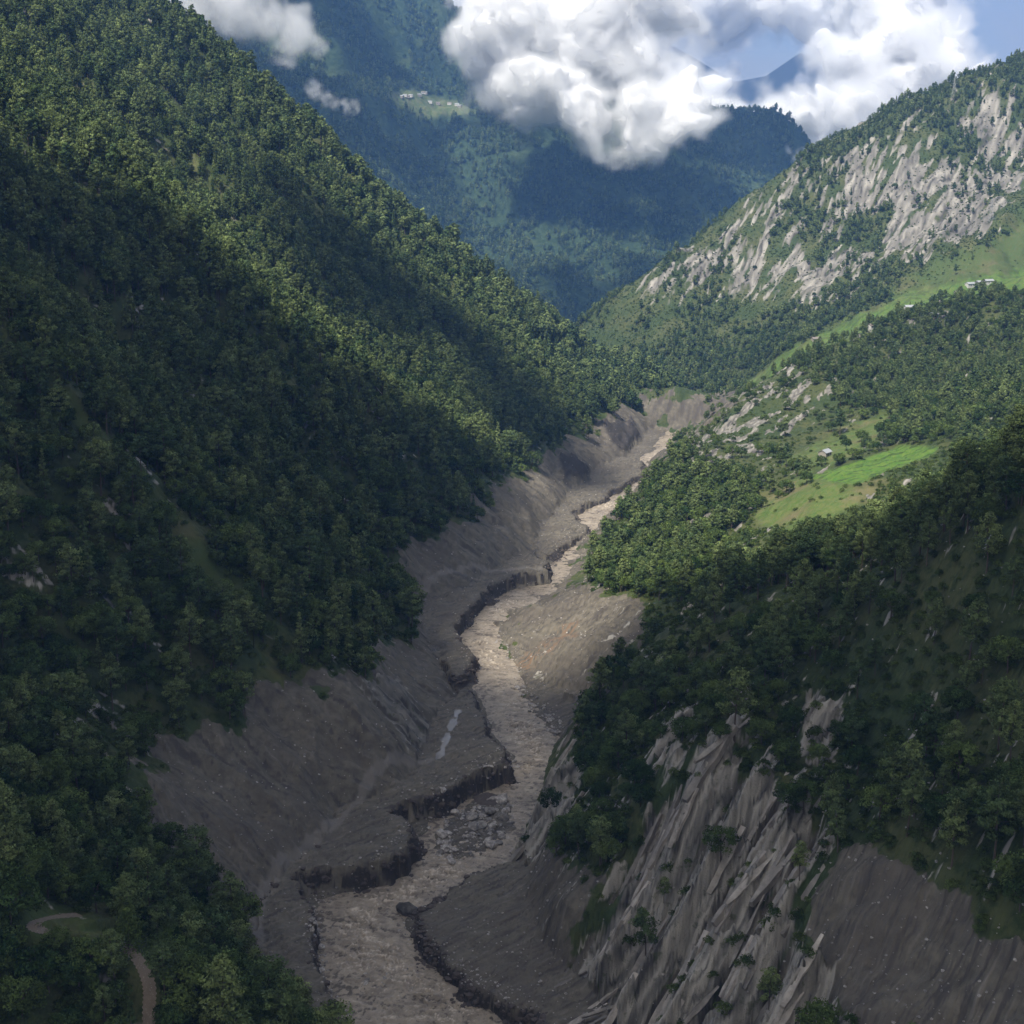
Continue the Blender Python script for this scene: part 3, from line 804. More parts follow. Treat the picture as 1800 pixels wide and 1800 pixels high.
WZ = 0.25*sst(-4, 6, wd) + rap*(1.1*np.maximum(c1, -.4)**1 + 0.26*c2 + 0.5*fbm(WX/16, WY/11, 3, 209)) + 0.06*fbm(WX/1.6, WY/1.6, 2, 211)
foam_shade = np.clip(0.24 + 0.30*fbm(WX/5+wq, along/3.2, 4, 213, 0.6) + 0.16*fbm(WX/18, along/14, 3, 215) + rap*(-0.25*np.maximum(-c1, 0) + 0.75*np.maximum(c1-0.35, 0)*1.5 + 0.35*np.maximum(c2-0.2, 0)), 0, 1)  # by wave height: foam on the crests, painted shade in the troughs
k = np.arange(WX.size).reshape(WX.shape)
q = np.stack([k[:-1, :-1], k[:-1, 1:], k[1:, 1:], k[1:, :-1]], -1).reshape(-1, 4)
q = q[(wd > -5)[:-1, :-1].ravel()]
used, inv = np.unique(q, return_inverse=True)
me = mesh_np('river', np.stack([WX, WY, WZ], -1).reshape(-1, 3)[used], inv.reshape(-1, 4), M_WATER, True)
a = me.attributes.new('foam_shade', 'FLOAT', 'POINT'); a.data.foreach_set('value', foam_shade.ravel()[used].astype(np.float32))
tag(link(bpy.data.objects.new('river', me)), kind='structure')
# downstream bend out of sight keeps its water
me = mesh_np('river', [(150, 1735, -.3), (330, 1690, -.3), (330, 1800, -.3), (40, 2100, -.3), (-40, 2060, -.3), (100, 1900, -.3)], [(0, 1, 2, 5), (5, 2, 3, 4)], M_WATER)
tag(link(bpy.data.objects.new('river', me)), kind='structure')

# thin sheet of runoff shining on the left terrace
m = bpy.data.materials.new('runoff_water'); b = NT_(m); n = b.noise(b.n('ShaderNodeNewGeometry').outputs['Position'], 0.8, 4)
p = b.n('ShaderNodeBsdfPrincipled', {'Base Color': (0.20, 0.185, 0.17, 1), 'Roughness': 0.25, 'Normal': b.n('ShaderNodeBump', {'Strength': .5, 'Distance': .15, 'Height': n}).outputs[0]}); b.t.links.new(p.outputs[0], b.out.inputs[0])
Q = smooth_poly([atz(u, v, 10.5)[:2] for u, v in [(806, 1250), (797, 1272), (786, 1292), (778, 1318), (770, 1334)]], 2); V = []
for i in range(len(Q)):
    t = Q[min(i+1, len(Q)-1)]-Q[max(i-1, 0)]; t /= np.linalg.norm(t); nn = np.array([-t[1], t[0]])
    for j, w in enumerate(np.linspace(-1, 1, 7)):
        xy = Q[i] + nn*w*(1.5+0.7*math.sin(i*1.3)+0.5*math.sin(i*3.1+w)); V.append((xy[0], xy[1], float(gsample(*xy))+0.16))
me = mesh_np('water', V, [(i*7+j, i*7+j+1, (i+1)*7+j+1, (i+1)*7+j) for i in range(len(Q)-1) for j in range(6)], m, True)
tag(link(bpy.data.objects.new('water', me)), kind='structure')

# ---------------------------------------------------------------- boulders
def stone_material(name, c0, c1):
    m = bpy.data.materials.new(name); b = NT_(m)
    pos = b.n('ShaderNodeTexCoord').outputs['Object']; rnd = b.n('ShaderNodeObjectInfo').outputs['Random']
    n = b.noise(pos, 1.7, 5, 0.65)
    col = b.mix(b.ramp(n, 0.35, 0.7), c0, c1)
    col = b.n('ShaderNodeHueSaturation', {'Color': col, 'Value': b.ramp(rnd, 0, 1, 0.6, 1.35)}).outputs[0]
    p = b.n('ShaderNodeBsdfPrincipled', {'Base Color': col, 'Roughness': 0.75, 'Normal': b.n('ShaderNodeBump', {'Strength': 0.6, 'Distance': 0.15, 'Height': n}).outputs[0]})
    b.t.links.new(p.outputs[0], b.out.inputs[0]); return m
M_STONE = stone_material('river_stone', (0.17, 0.155, 0.145), (0.46, 0.43, 0.40))
M_SLAB = stone_material('slab_rock', (0.19, 0.172, 0.15), (0.40, 0.36, 0.315))
def boulder_mesh(seed, sub=2):
    import bmesh
    bm = bmesh.new(); bmesh.ops.create_icosphere(bm, subdivisions=sub, radius=1.0)
    r = np.random.default_rng(seed)
    planes = [(v/np.linalg.norm(v), r.uniform(0.55, 0.9)) for v in r.normal(size=(9, 3))]
    for v in bm.verts:
        c = np.array(v.co)
        for nrm, dd in planes:
            e = c@nrm - dd
            if e > 0: c = c - nrm*e
        c *= 1+0.07*r.normal()
        v.co = c*np.array([1.15, 0.9, 0.75])
    me = bpy.data.meshes.new('boulder'); bm.to_mesh(me); bm.free(); me.materials.append(M_STONE); return me
BM_ = [boulder_mesh(k) for k in range(7)]
def put_boulder(x, y, s, label, group=None, z=None, name='boulder'):
    o = bpy.data.objects.new(name, BM_[int(rng.integers(0, 7))]); link(o)
    z = max(float(gsample(x, y)), 0.1) if z is None else z
    o.location = (x, y, z+0.22*s); o.scale = (s*rng.uniform(.8, 1.2), s*rng.uniform(.8, 1.2), s*rng.uniform(.7, 1.0)); o.rotation_euler = (rng.uniform(-.3, .3), rng.uniform(-.3, .3), rng.uniform(0, 6.28))
    tag(o, label, 'boulder', group); return o
x, y, z = atz(716, 1598, 1.5); big_ = put_boulder(x, y, 4.0, 'big dark block of rock at the upstream tip of the mud terrace in the river', z=0.6)
big_.data = big_.data.copy(); big_.data.materials.clear(); big_.data.materials.append(stone_material('wet_dark_stone', (0.05, 0.047, 0.045), (0.13, 0.122, 0.115))); big_.scale = (3.9, 3.6, 3.9)
def strew(poly, n, s0, s1, label, group):
    p = np.array([atz(u, v, 0.5) for u, v in poly]); lo = p.min(0); hi = p.max(0); k = 0
    while k < n:
        x, y = rng.uniform(lo[0], hi[0]), rng.uniform(lo[1], hi[1])
        if not in_poly(np.array([x]), np.array([y]), p)[0]: continue
        k += 1
        put_boulder(x, y, s0*(s1/s0)**(rng.uniform()**2.2), label, group)
strew([(765, 1470), (800, 1425), (850, 1405), (900, 1400), (905, 1450), (880, 1490), (830, 1510), (770, 1520)], 150, 0.6, 3.2, 'grey stone on the gravel bar in midstream below the eaten-away bank', 'stones on the midstream gravel bar')
strew([(745, 1425), (775, 1415), (790, 1450), (755, 1460)], 8, 0.8, 2.4, 'pale boulder at the upstream edge of the midstream gravel bar', 'pale boulders beside the gravel bar')
strew([(905, 1200), (935, 1215), (985, 1270), (995, 1300), (960, 1290), (915, 1235)], 70, 0.6, 2.0, 'small stone along the right bank below the grey debris fan', 'stones along the right bank')
strew([(548, 1610), (562, 1600), (575, 1690), (558, 1720), (545, 1670)], 40, 0.5, 1.6, 'dark stone at the foot of the left mud terrace near the camera', 'stones below the left terrace')
strew([(640, 1690), (680, 1690), (680, 1740), (630, 1730)], 16, 0.5, 1.4, 'stone breaking the rapids in the near reach of the river', 'stones in the near rapids')
strew([(830, 1385), (880, 1370), (905, 1335), (912, 1345), (885, 1390), (840, 1400)], 26, 0.4, 1.5, 'stone at the foot of the undercut mud bank in midvalley', 'stones under the mud bank')
strew([(860, 1120), (880, 1110), (900, 1150), (890, 1160)], 14, 0.6, 1.7, 'stone in the shallows beside the ochre slip', 'stones beside the ochre slip')
# mound of dark earth left standing in the water
mx, my, _ = atz(858, 1408, 0)
mt = np.linspace(0, 2*np.pi, 40, endpoint=False); mr = np.linspace(0, 1, 9)
V = [(mx, my, 3.6)]; Fq = []
for i, rr_ in enumerate(mr[1:]):
    for j, tt in enumerate(mt):
        w = 1+0.25*pn(np.array(math.cos(tt)*1.5), np.array(math.sin(tt)*1.5), 231)
        V.append((mx+7.5*rr_*w*math.cos(tt), my+8.5*rr_*w*math.sin(tt), 3.6*(1-rr_**1.3)+0.5*float(pn(np.array(rr_*3+tt), np.array(tt*2), 233))-0.4*rr_))
tri = [(0, 1+j, 1+(j+1) % 40) for j in range(40)]
for i in range(len(mr)-2):
    for j in range(40):
        a0 = 1+i*40; b0 = a0+40; j2 = (j+1) % 40
        tri += [(a0+j, b0+j, b0+j2), (a0+j, b0+j2, a0+j2)]
m = bpy.data.materials.new('dark_earth'); b = NT_(m); n = b.noise(b.n('ShaderNodeNewGeometry').outputs['Position'], 0.9, 5)
p = b.n('ShaderNodeBsdfPrincipled', {'Base Color': b.mix(n, (0.045, 0.036, 0.032), (0.12, 0.10, 0.09)), 'Roughness': 0.9}); b.t.links.new(p.outputs[0], b.out.inputs[0])
tag(link(bpy.data.objects.new('earth_mound', mesh_np('earth_mound', V, tri, m, True))), 'dark mound of earth left standing in the river beside the gravel bar', 'mound')

# loose stones: on the mud, at bank feet, on the grass
stones = bpy.data.collections.new('stone_forms')
for k in range(4):
    stones.objects.link(bpy.data.objects.new('stone_form_%d' % k, boulder_mesh(40+k, 1)))
nS = 170000
t_ = rng.uniform(math.radians(-15), math.radians(23), nS); r_ = np.exp(rng.uniform(math.log(300), math.log(1500), nS))
sx, sy = r_*np.sin(t_), r_*np.cos(t_)
si = np.clip(np.round((np.log(r_)-LR0)/(LR1-LR0)*(NR-1)).astype(int), 0, NR-1); sj = np.clip(np.round((t_+TH_MAX)/(2*TH_MAX)*(NT-1)).astype(int), 0, NT-1)
sm, srg, sdr = mud[si, sj], REG[si, sj], INF['dr'][si, sj]
edge = np.exp(-(np.maximum(np.abs(sdr)-1, 0)/3.0)**2)
pr = 0.16*sm*(r_/700)**1.0 + 0.8*edge*(sm > 0.3) + 0.06*np.isin(srg, [2, 3])*(r_ < 800)
bar = in_poly(sx, sy, np.array([atz(u, v, 0) for u, v in [(760, 1465), (800, 1420), (905, 1395), (910, 1455), (880, 1500), (770, 1525)]]))
pr = np.where(bar, 0.95, pr)
kp = rng.uniform(0, 1, nS) < pr*0.5
sx, sy = sx[kp], sy[kp]; n = len(sx)
o = scatter('gravel', np.stack([sx, sy, np.maximum(gsample(sx, sy), 0.0)+0.05], -1), rng.uniform(0, 6, n), 0.18*(4.0**rng.uniform(0, 1, n)**1.6), rng.integers(0, 4, n), stones)
tag(o, 'loose grey stones and gravel strewn over mud and river edges', 'gravel', kind='stuff')

# clods fallen from the cut banks
M_EARTH = bpy.data.materials['dark_earth']
clods = bpy.data.collections.new('clod_forms')
for k in range(3):
    me = boulder_mesh(60+k, 1); me.materials.clear(); me.materials.append(M_EARTH); clods.objects.link(bpy.data.objects.new('clod_form_%d' % k, me))
wi, wj = np.nonzero((INF['scarp_dark'] > 0.25) & (GY < 1500))
kk = rng.choice(len(wi), min(len(wi), 5200), replace=False); wi, wj = wi[kk], wj[kk]
kx, ky = GX[wi, wj]+rng.normal(0, 0.8, len(wi)), GY[wi, wj]+rng.normal(0, 0.8, len(wi))
o = scatter('rubble', np.stack([kx, ky, np.maximum(gsample(kx, ky), 0)+0.05], -1), rng.uniform(0, 6, len(kx)), 0.35*(5.0**rng.uniform(0, 1, len(kx))**1.8), rng.integers(0, 3, len(kx)), clods)
tag(o, 'clods of dark earth fallen from the cut mud banks', 'rubble', kind='stuff')

# ---------------------------------------------------------------- tilted slabs standing out of the near cliff
rh = [o for o in bpy.data.objects if o.name == 'right_hillside'][0]
def slab_mesh(seed):
    import bmesh
    r = np.random.default_rng(seed)
    L, W, T = 1.0, r.uniform(0.07, 0.14), r.uniform(0.03, 0.05)
    n = 7
    top = [(L*(i/n-0.5)*2, W*(0.55+0.45*math.sin(math.pi*min(1, i/n*1.1)))*r.uniform(0.75, 1.15)) for i in range(n+1)]
    bot = [(a, -w*r.uniform(0.7, 1.1)) for a, w in top]
    ring = top + bot[::-1]
    bm = bmesh.new()
    up = [bm.verts.new((a, b_, T*(1+0.35*r.normal()))) for a, b_ in ring]
    dn = [bm.verts.new((a*1.02, b_*1.25, -T*3)) for a, b_ in ring]
    bm.faces.new(up)
    m_ = len(ring)
    for i in range(m_): bm.faces.new((up[i], dn[i], dn[(i+1) % m_], up[(i+1) % m_]))
    bmesh.ops.triangulate(bm, faces=bm.faces[:]); bm.normal_update()
    me = bpy.data.meshes.new('rock_slab'); bm.to_mesh(me); bm.free(); me.materials.append(M_SLAB); return me
SL = [slab_mesh(300+k) for k in range(8)]
from mathutils import Vector, Matrix
down = np.array([-0.733, -0.68])
ns = 0; tries = 0
while ns < 70 and tries < 6000:
    tries += 1
    P = cliff_polys[0 if rng.uniform() < 0.9 else 1]
    lo = P.min(0); hi = P.max(0)
    x, y = rng.uniform(lo[0], hi[0]), rng.uniform(lo[1], hi[1])
    if not in_poly(np.array([x]), np.array([y]), P)[0] or y < 330: continue
    e = 7.0
    a = np.array([x, y]) - down*e; c = np.array([x, y]) + down*e; s_ = np.array([down[1], -down[0]])
    za, zc, z0 = [float(gsample(*p_)) for p_ in (a, c, (x, y))]
    l_, r2_ = [float(gsample(*(np.array([x, y])+s_*k_))) for k_ in (2.0, -2.0)]
    if z0 < max(l_, r2_)-1.5: continue                   # only on the crests of the ribs
    D = Vector((a[0]-c[0], a[1]-c[1], (za-zc))).normalized()
    S = Vector((s_[0], s_[1], (l_-r2_)/4*0.5)); S = (S - D*S.dot(D)).normalized(); Nn = D.cross(S)
    if Nn.z < 0: S = -S; Nn = -Nn
    ln = rng.uniform(7.0, 16.0)
    M = Matrix((D, S, Nn)).transposed().to_4x4() @ Matrix.Rotation(rng.normal(0, 0.03), 4, 'Z') @ Matrix.Rotation(rng.normal(0, 0.03), 4, 'X')
    o = bpy.data.objects.new('rock_slab', SL[int(rng.integers(0, 8))]); link(o, rh)
    M.translation = Vector((x, y, z0-0.1)); o.matrix_local = M @ Matrix.Diagonal((ln, ln*rng.uniform(.6, 1.0), ln*rng.uniform(.5, .9), 1)); ns += 1

# ---------------------------------------------------------------- dirt track
m = bpy.data.materials.new('track_dirt'); b = NT_(m); pos = b.n('ShaderNodeNewGeometry').outputs['Position']
n1, n2 = b.noise(pos, 0.5, 4), b.noise(pos, 3.0, 3)
col = b.mix(n1, (0.15, 0.118, 0.088), (0.26, 0.212, 0.16)); col = b.mix(b.ramp(n2, 0.6, 0.7), col, (0.38, 0.33, 0.29))
p = b.n('ShaderNodeBsdfPrincipled', {'Base Color': col, 'Roughness': 0.9, 'Normal': b.n('ShaderNodeBump', {'Strength': 0.7, 'Distance': .2, 'Height': n2}).outputs[0]}); b.t.links.new(p.outputs[0], b.out.inputs[0])
for P in track_pts:
    Q = smooth_poly(P, 2); V = []; k = len(Q)
    for i in range(k):
        t = Q[min(i+1, k-1), :2]-Q[max(i-1, 0), :2]; t /= np.linalg.norm(t)+1e-9; nn = np.array([-t[1], t[0]])
        for j, w in enumerate((-1.6, -0.8, 0, 0.8, 1.6)):
            xy = Q[i, :2] + nn*w*(1+0.12*math.sin(i*1.7+j)); V.append((xy[0], xy[1], max(float(gsample(*xy)), Q[i, 2]-.3)+0.10-0.05*(abs(w) == .8)))
    Fq = [(i*5+j, i*5+j+1, (i+1)*5+j+1, (i+1)*5+j) for i in range(k-1) for j in range(4)]
    tag(link(bpy.data.objects.new('dirt_track', mesh_np('dirt_track', V, Fq, m, True))), kind='structure')

# ---------------------------------------------------------------- farm houses and pylons
def flat_mat(name, c, rough=0.7, noise=0.25):
    m = bpy.data.materials.new(name); b = NT_(m); n = b.noise(b.n('ShaderNodeTexCoord').outputs['Object'], 1.5, 4)
    p = b.n('ShaderNodeBsdfPrincipled', {'Base Color': b.mix(n, tuple(x*(1-noise) for x in c), tuple(min(1, x*(1+noise)) for x in c)), 'Roughness': rough}); b.t.links.new(p.outputs[0], b.out.inputs[0]); return m
M_WALL = flat_mat('stone_wall', (0.30, 0.27, 0.24)); M_WHITE = flat_mat('whitewash', (0.55, 0.53, 0.50), noise=.08); M_ROOF = flat_mat('sheet_roof', (0.34, 0.355, 0.375), 0.5, .15); M_ROOFD = flat_mat('shingle_roof', (0.22, 0.19, 0.17)); M_DARK = flat_mat('dark_opening', (0.03, 0.028, 0.026)); M_STEEL = flat_mat('steel', (0.36, 0.37, 0.38), 0.5, .1)
def box(x0, x1, y0, y1, z0, z1):
    v = [(x, y, z) for z in (z0, z1) for y in (y0, y1) for x in (x0, x1)]
    return v, [(0, 2, 3, 1), (4, 5, 7, 6), (0, 1, 5, 4), (2, 6, 7, 3), (0, 4, 6, 2), (1, 3, 7, 5)]
def house(x, y, z, rz, L, W, H, wall, roof, label, group=None):
    e = bpy.data.objects.new('farm_house', None); link(e); e.location = (x, y, z); e.rotation_euler = (0, 0, rz); e.empty_display_size = .2
    tag(e, label, 'house', group)
    h2 = W*0.28; l, w = L/2, W/2
    V = [(-l, -w, -2.5), (l, -w, -2.5), (l, w, -2.5), (-l, w, -2.5), (-l, -w, H), (l, -w, H), (l, w, H), (-l, w, H), (-l, 0, H+h2), (l, 0, H+h2)]
    me = bpy.data.meshes.new('wall'); me.from_pydata(V, [], [(0, 1, 5, 4), (2, 3, 7, 6), (1, 2, 6, 9, 5), (3, 0, 4, 8, 7)]); me.materials.append(wall); link(bpy.data.objects.new('wall', me), e)
    o_ = 0.6; zt = H+h2+0.12; ze = H-0.28*o_*2+0.12
    V = [(-l-o_, -w-o_, ze), (l+o_, -w-o_, ze), (l+o_, 0, zt), (-l-o_, 0, zt), (-l-o_, w+o_, ze), (l+o_, w+o_, ze)]
    V += [(a, b_, c-0.14) for a, b_, c in V]
    me = bpy.data.meshes.new('roof'); me.from_pydata(V, [], [(0, 1, 2, 3), (3, 2, 5, 4), (7, 6, 9, 8), (8, 9, 10, 11), (0, 6, 7, 1), (4, 5, 11, 10), (0, 3, 9, 6), (3, 4, 10, 9), (1, 7, 8, 2), (2, 8, 11, 5)]); me.materials.append(roof); link(bpy.data.objects.new('roof', me), e)
    for nm, xx, ww, z0, z1 in (('door', -0.1*L, 1.1, 0, 2.0), ('window', -0.36*L, 1.2, 0.9, 2.0), ('window', 0.25*L, 1.2, 0.9, 2.0)):
        if nm == 'window' and L < 7 and xx > 0: continue
        v, f = box(xx-ww/2, xx+ww/2, -w-0.08, -w+0.05, z0, min(z1, H-.2)); me = bpy.data.meshes.new(nm); me.from_pydata(v, [], f); me.materials.append(M_DARK); link(bpy.data.objects.new(nm, me), e)
    return e
HS = [((1450, 801), 0.9, 9, 6, 2.8, M_WALL, M_ROOF, 'small stone house with a pale sheet roof alone in the meadow above the rice terraces'),
      ((1705, 503), 0.5, 12, 6, 3, M_WHITE, M_ROOF, 'long pale-roofed house, lowest of the hamlet row on the high meadow'),
      ((1722, 500), 0.5, 11, 6, 3, M_WALL, M_ROOF, 'grey stone house in the middle of the row on the high meadow'),
      ((1737, 498), 0.4, 13, 6, 3.2, M_WHITE, M_ROOF, 'largest pale-roofed house, uppermost of the hamlet row on the high meadow'),
      ((1683, 517), 0.3, 7, 5, 2.6, M_WALL, M_ROOFD, 'low dark-roofed hut just below the hamlet row on the high meadow'),
      ((1598, 545), 0.2, 9, 6, 3, M_WHITE, M_ROOF, 'pale-roofed farmhouse between two field terraces on the sunlit shelf'),
      ((1641, 558), 0.8, 9, 6, 3, M_WALL, M_ROOF, 'farmhouse at the upper edge of the dark pine wood on the sunlit shelf'),
      ((1650, 536), 0.8, 8, 5, 2.8, M_WALL, M_ROOFD, 'brown-roofed house in the bare field on the sunlit shelf'),
      ((1533, 577), 0.6, 8, 5, 2.8, M_WHITE, M_ROOFD, 'small farmhouse beside a round tree where the sunlit shelf narrows'),
      ((1433, 600), 0.4, 9, 6, 3, M_WALL, M_ROOFD, 'lone dark-roofed house at the lower tip of the sunlit shelf')]
for (u, v), rz, Lh, Wh, Hh, wl, rf_, lb in HS:
    x, y, z = hit(u, v)[0]; house(x, y, z+0.3, rz, Lh, Wh, Hh, wl, rf_, lb)
def pylon(x, y, z, H, label):
    e = bpy.data.objects.new('pylon', None); link(e); e.location = (x, y, z-1); e.empty_display_size = .2; tag(e, label, 'pylon')
    w0, w1 = H*0.11, H*0.022
    for sx_, sy_ in ((1, 1), (1, -1), (-1, 1), (-1, -1)):
        v, f = tube([(sx_*w0, sy_*w0, 0), (sx_*w1, sy_*w1, H*0.72), (sx_*w1*.6, sy_*w1*.6, H)], [0.16, .13, .1], 4); link(bpy.data.objects.new('leg', mesh_np('leg', v, f, M_STEEL)), e)
    Pb = Parts()
    lv = np.linspace(0, 1, 9)
    for i in range(8):
        wa, wb = [w0+(w1-w0)*min(1, f/0.8) for f in lv[i:i+2]]
        for (a0, a1), (b0, b1) in (((-1, -1), (1, -1)), ((1, -1), (1, 1)), ((1, 1), (-1, 1)), ((-1, 1), (-1, -1))):
            Pb.add(*tube([(a0*wa, a1*wa, lv[i]*H), (b0*wb, b1*wb, lv[i+1]*H)], [.06, .06], 3)); Pb.add(*tube([(b0*wa, b1*wa, lv[i]*H), (a0*wb, a1*wb, lv[i+1]*H)], [.06, .06], 3))
    link(bpy.data.objects.new('bracing', mesh_np('bracing', *Pb.get(), M_STEEL)), e)
    for zz, ww in ((0.72, .17), (.84, .14), (.95, .10)):
        v, f = tube([(-ww*H, 0, zz*H), (0, 0, zz*H+.35), (ww*H, 0, zz*H)], [.07, .16, .07], 4); link(bpy.data.objects.new('crossarm', mesh_np('crossarm', v, f, M_STEEL)), e)
x, y, z = hit(1676, 172)[0]; pylon(x, y, z, 30, 'thin lattice pylon standing on the skyline of the rocky mountain')
x, y, z = hit(1742, 388)[0]; pylon(x, y, z, 30, 'thin lattice pylon in the dark gully below the rocky summit')

# how thickly each kind grows where (trees per 100 m2)
def poly_in(u, v, poly): return in_poly(u, v, poly)
spacing_seed = np.random.default_rng(5)
def candidates(n):
    """points spread evenly over the ground in and beside the view"""
    t = spacing_seed.uniform(-TH_MAX*0.97, TH_MAX*0.97, n); r = np.sqrt(spacing_seed.uniform(R0**2, 2700.0**2, n))
    return r*np.sin(t), r*np.cos(t)
AREA = (2*TH_MAX*0.97)*(2700.0**2-R0**2)/2
NC = 330000
cx_, cy_ = candidates(NC)
per = NC/AREA*100.0          # candidates per 100 m2
# extra candidates close by
nx2 = 60000
t2 = spacing_seed.uniform(-TH_MAX*0.97, TH_MAX*0.97, nx2); r2 = np.sqrt(spacing_seed.uniform(R0**2, 900.0**2, nx2))
A2 = (2*TH_MAX*0.97)*(900.0**2-R0**2)/2
cx_ = np.concatenate([cx_, r2*np.sin(t2)]); cy_ = np.concatenate([cy_, r2*np.cos(t2)])
rad_ = np.hypot(cx_, cy_)
perd = per + np.where(rad_ < 900, nx2/A2*100.0, 0)
cz_ = gsample(cx_, cy_)
gi_ = np.clip(np.round((np.log(rad_)-LR0)/(LR1-LR0)*(NR-1)).astype(int), 0, NR-1)
gj_ = np.clip(np.round((np.arctan2(cx_, cy_)+TH_MAX)/(2*TH_MAX)*(NT-1)).astype(int), 0, NT-1)
creg = REG[gi_, gj_]; cmud = mud[gi_, gj_]; crock = rock[gi_, gj_]; crice = rice[gi_, gj_]; clawn = lawn[gi_, gj_]; ccl = cl[gi_, gj_]; ctrk = trk[gi_, gj_]
cu, cv, cd = proj(cx_, cy_, cz_)
_, tv_, _ = proj(cx_, cy_, cz_+16)
tanb = (cz_-CAMZ)/rad_; tant = (cz_+16-CAMZ)/rad_
cvis = tant >= runmax[np.maximum(gi_-1, 0), gj_]
inframe = (cu > -60) & (cu < 1860) & (tv_ < 1850) & (cv > -60)
gap = fbm((cx_*0.25+cy_*0.97)/19 + 0.4*fbm(cx_/50, cy_/50, 2, 302), (cx_*0.97-cy_*0.25)/110, 3, 301)     # open grassy ribs down the slope
patch = fbm(cx_/60, cy_/60, 3, 305)
dens = {k: np.zeros(len(cx_)) for k in KINDS}
L_ = creg == 1
low = sst(420, 1100, cv)*L_
dens['pine'] += L_*1.5*sst(-0.25, 0.25, 0.5-gap)*(1-0.72*low)
dens['broad'] += L_*(0.24 + 1.2*low)*sst(-0.2, 0.3, 0.35-gap*0.8+0.3*patch)
dens['umbrella'] += L_*0.12
dens['cone'] += L_*(0.70 + 0.35*(rad_ > 1000))*(1-0.6*low)
dens['shrub'] += L_*(2.2+2.2*low)
nr_ = L_ & (rad_ < 470)
dens['broad'] += nr_*1.3; dens['shrub'] += nr_*4; dens['pine'] += nr_*.3
RN_ = np.isin(creg, [2, 3]) & (cd < 780); RM_ = np.isin(creg, [2, 3]) & (cd >= 780)
dens['shrub'] += RN_*(4.0 + 3.0*patch)
dens['pine'] += RN_*0.16
dens['broad'] += RN_*0.14
def boost(poly, regs, **kw):
    m = in_poly(cu, cv, poly) & np.isin(creg, regs)
    for k, a in kw.items():
        dens[k] = np.where(m, a, dens[k])
boost([(1000, 1250), (1090, 1190), (1190, 1130), (1250, 1200), (1180, 1330), (1050, 1560), (960, 1540), (990, 1400)], [2, 3], broad=0.9, shrub=5, pine=0.25)
boost([(955, 1500), (1010, 1445), (1110, 1450), (1080, 1540), (1000, 1560)], [2, 3], broad=2.2, pine=0.8)
boost([(1200, 1050), (1330, 1000), (1500, 940), (1800, 830), (1830, 900), (1600, 1010), (1480, 1010), (1330, 1060)], [2, 3], pine=1.5, umbrella=0.5, shrub=2)
boost([(1340, 1180), (1370, 1080), (1480, 1050), (1600, 1020), (1560, 1060), (1400, 1160)], [2, 3], pine=1.0, shrub=4)
boost([(1560, 1560), (1600, 1330), (1700, 1180), (1830, 1150), (1830, 1640), (1740, 1620), (1640, 1500)], [2, 3], broad=1.0, pine=0.6, shrub=4)
boost([(1130, 1290), (1330, 1180), (1560, 1220), (1560, 1440), (1420, 1500), (1300, 1350), (1200, 1330)], [2, 3], broad=0.6, shrub=8.0, pine=0.2)
boost([(1560, 1050), (1800, 920), (1830, 1200), (1650, 1250), (1400, 1240)], [2, 3], pine=0.26, shrub=5.0, broad=0.2)
dens['shrub'] += RM_*(2.2+1.5*patch)
dens['broad'] += RM_*(0.2+0.5*sst(0, .5, patch))
dens['pine'] += RM_*(0.06+0.15*sst(0, .4, -patch))
boost([(985, 1040), (1180, 790), (1240, 800), (1340, 870), (1420, 850), (1420, 940), (1330, 1010), (1190, 1060)], [2, 3], broad=2.3, pine=0.9, shrub=5)
boost([(1230, 990), (1330, 900), (1500, 860), (1560, 900), (1400, 990), (1230, 1050)], [2, 3], broad=0.12, shrub=9, pine=.03)
boost([(1330, 900), (1420, 850), (1500, 860), (1580, 835), (1640, 830), (1600, 900), (1480, 960), (1330, 960)], [2, 3], broad=0.05, shrub=6, pine=.0)
boost([(1370, 645), (1480, 590), (1600, 530), (1820, 485), (1820, 700), (1680, 770), (1560, 720), (1480, 720), (1440, 680)], [2, 3], broad=1.3, pine=1.5, shrub=3, cone=0.5)
boost([(1580, 780), (1700, 740), (1830, 690), (1830, 830), (1640, 860), (1560, 860)], [2, 3], broad=1.3, pine=1.4, shrub=3)
boost([(1560, 725), (1680, 700), (1830, 640), (1830, 740), (1640, 780), (1560, 790)], [2, 3], broad=1.5, pine=0.8)
RF_ = creg == 4
fst = fbm((cx_*0.78-cy_*0.62)/60, (cx_*0.62+cy_*0.78)/160, 3, 311)
dens['shrub'] += RF_*(6.5+3.0*fst)
dens['broad'] += RF_*0.5*sst(-0.2, .5, fst)
dens['pine'] += RF_*1.3*sst(-0.1, .35, fst)
dens['cone'] += RF_*0.5*sst(0.1, .5, fst)
boost([(1130, 690), (1080, 620), (1250, 600), (1430, 520), (1560, 490), (1420, 600), (1330, 650), (1290, 695)], [4], pine=2.0, broad=0.9, cone=0.5)
boost([(1400, 330), (1410, 285), (1560, 205), (1790, 100), (1830, 110), (1830, 300), (1740, 200), (1600, 240)], [4], pine=1.3, cone=0.9)
boost([(1290, 700), (1330, 660), (1400, 610), (1500, 562), (1600, 515), (1700, 470), (1820, 380), (1820, 500), (1700, 520), (1600, 548), (1500, 590), (1380, 640)], [4, 3], pine=0.02, broad=0.06, cone=0.0, shrub=0.6)
boost([(1570, 785), (1670, 775), (1690, 840), (1600, 900), (1520, 905), (1500, 870)], [2, 3], broad=0.04, shrub=6, pine=0.0)
end_ = (creg == 0) & (cy_ > 1840)
dens['pine'] += end_*1.4; dens['broad'] += end_*0.6
dens['shrub'] += (rad_ < 430)*L_*(ctrk > 2)*(ctrk < 6)*14
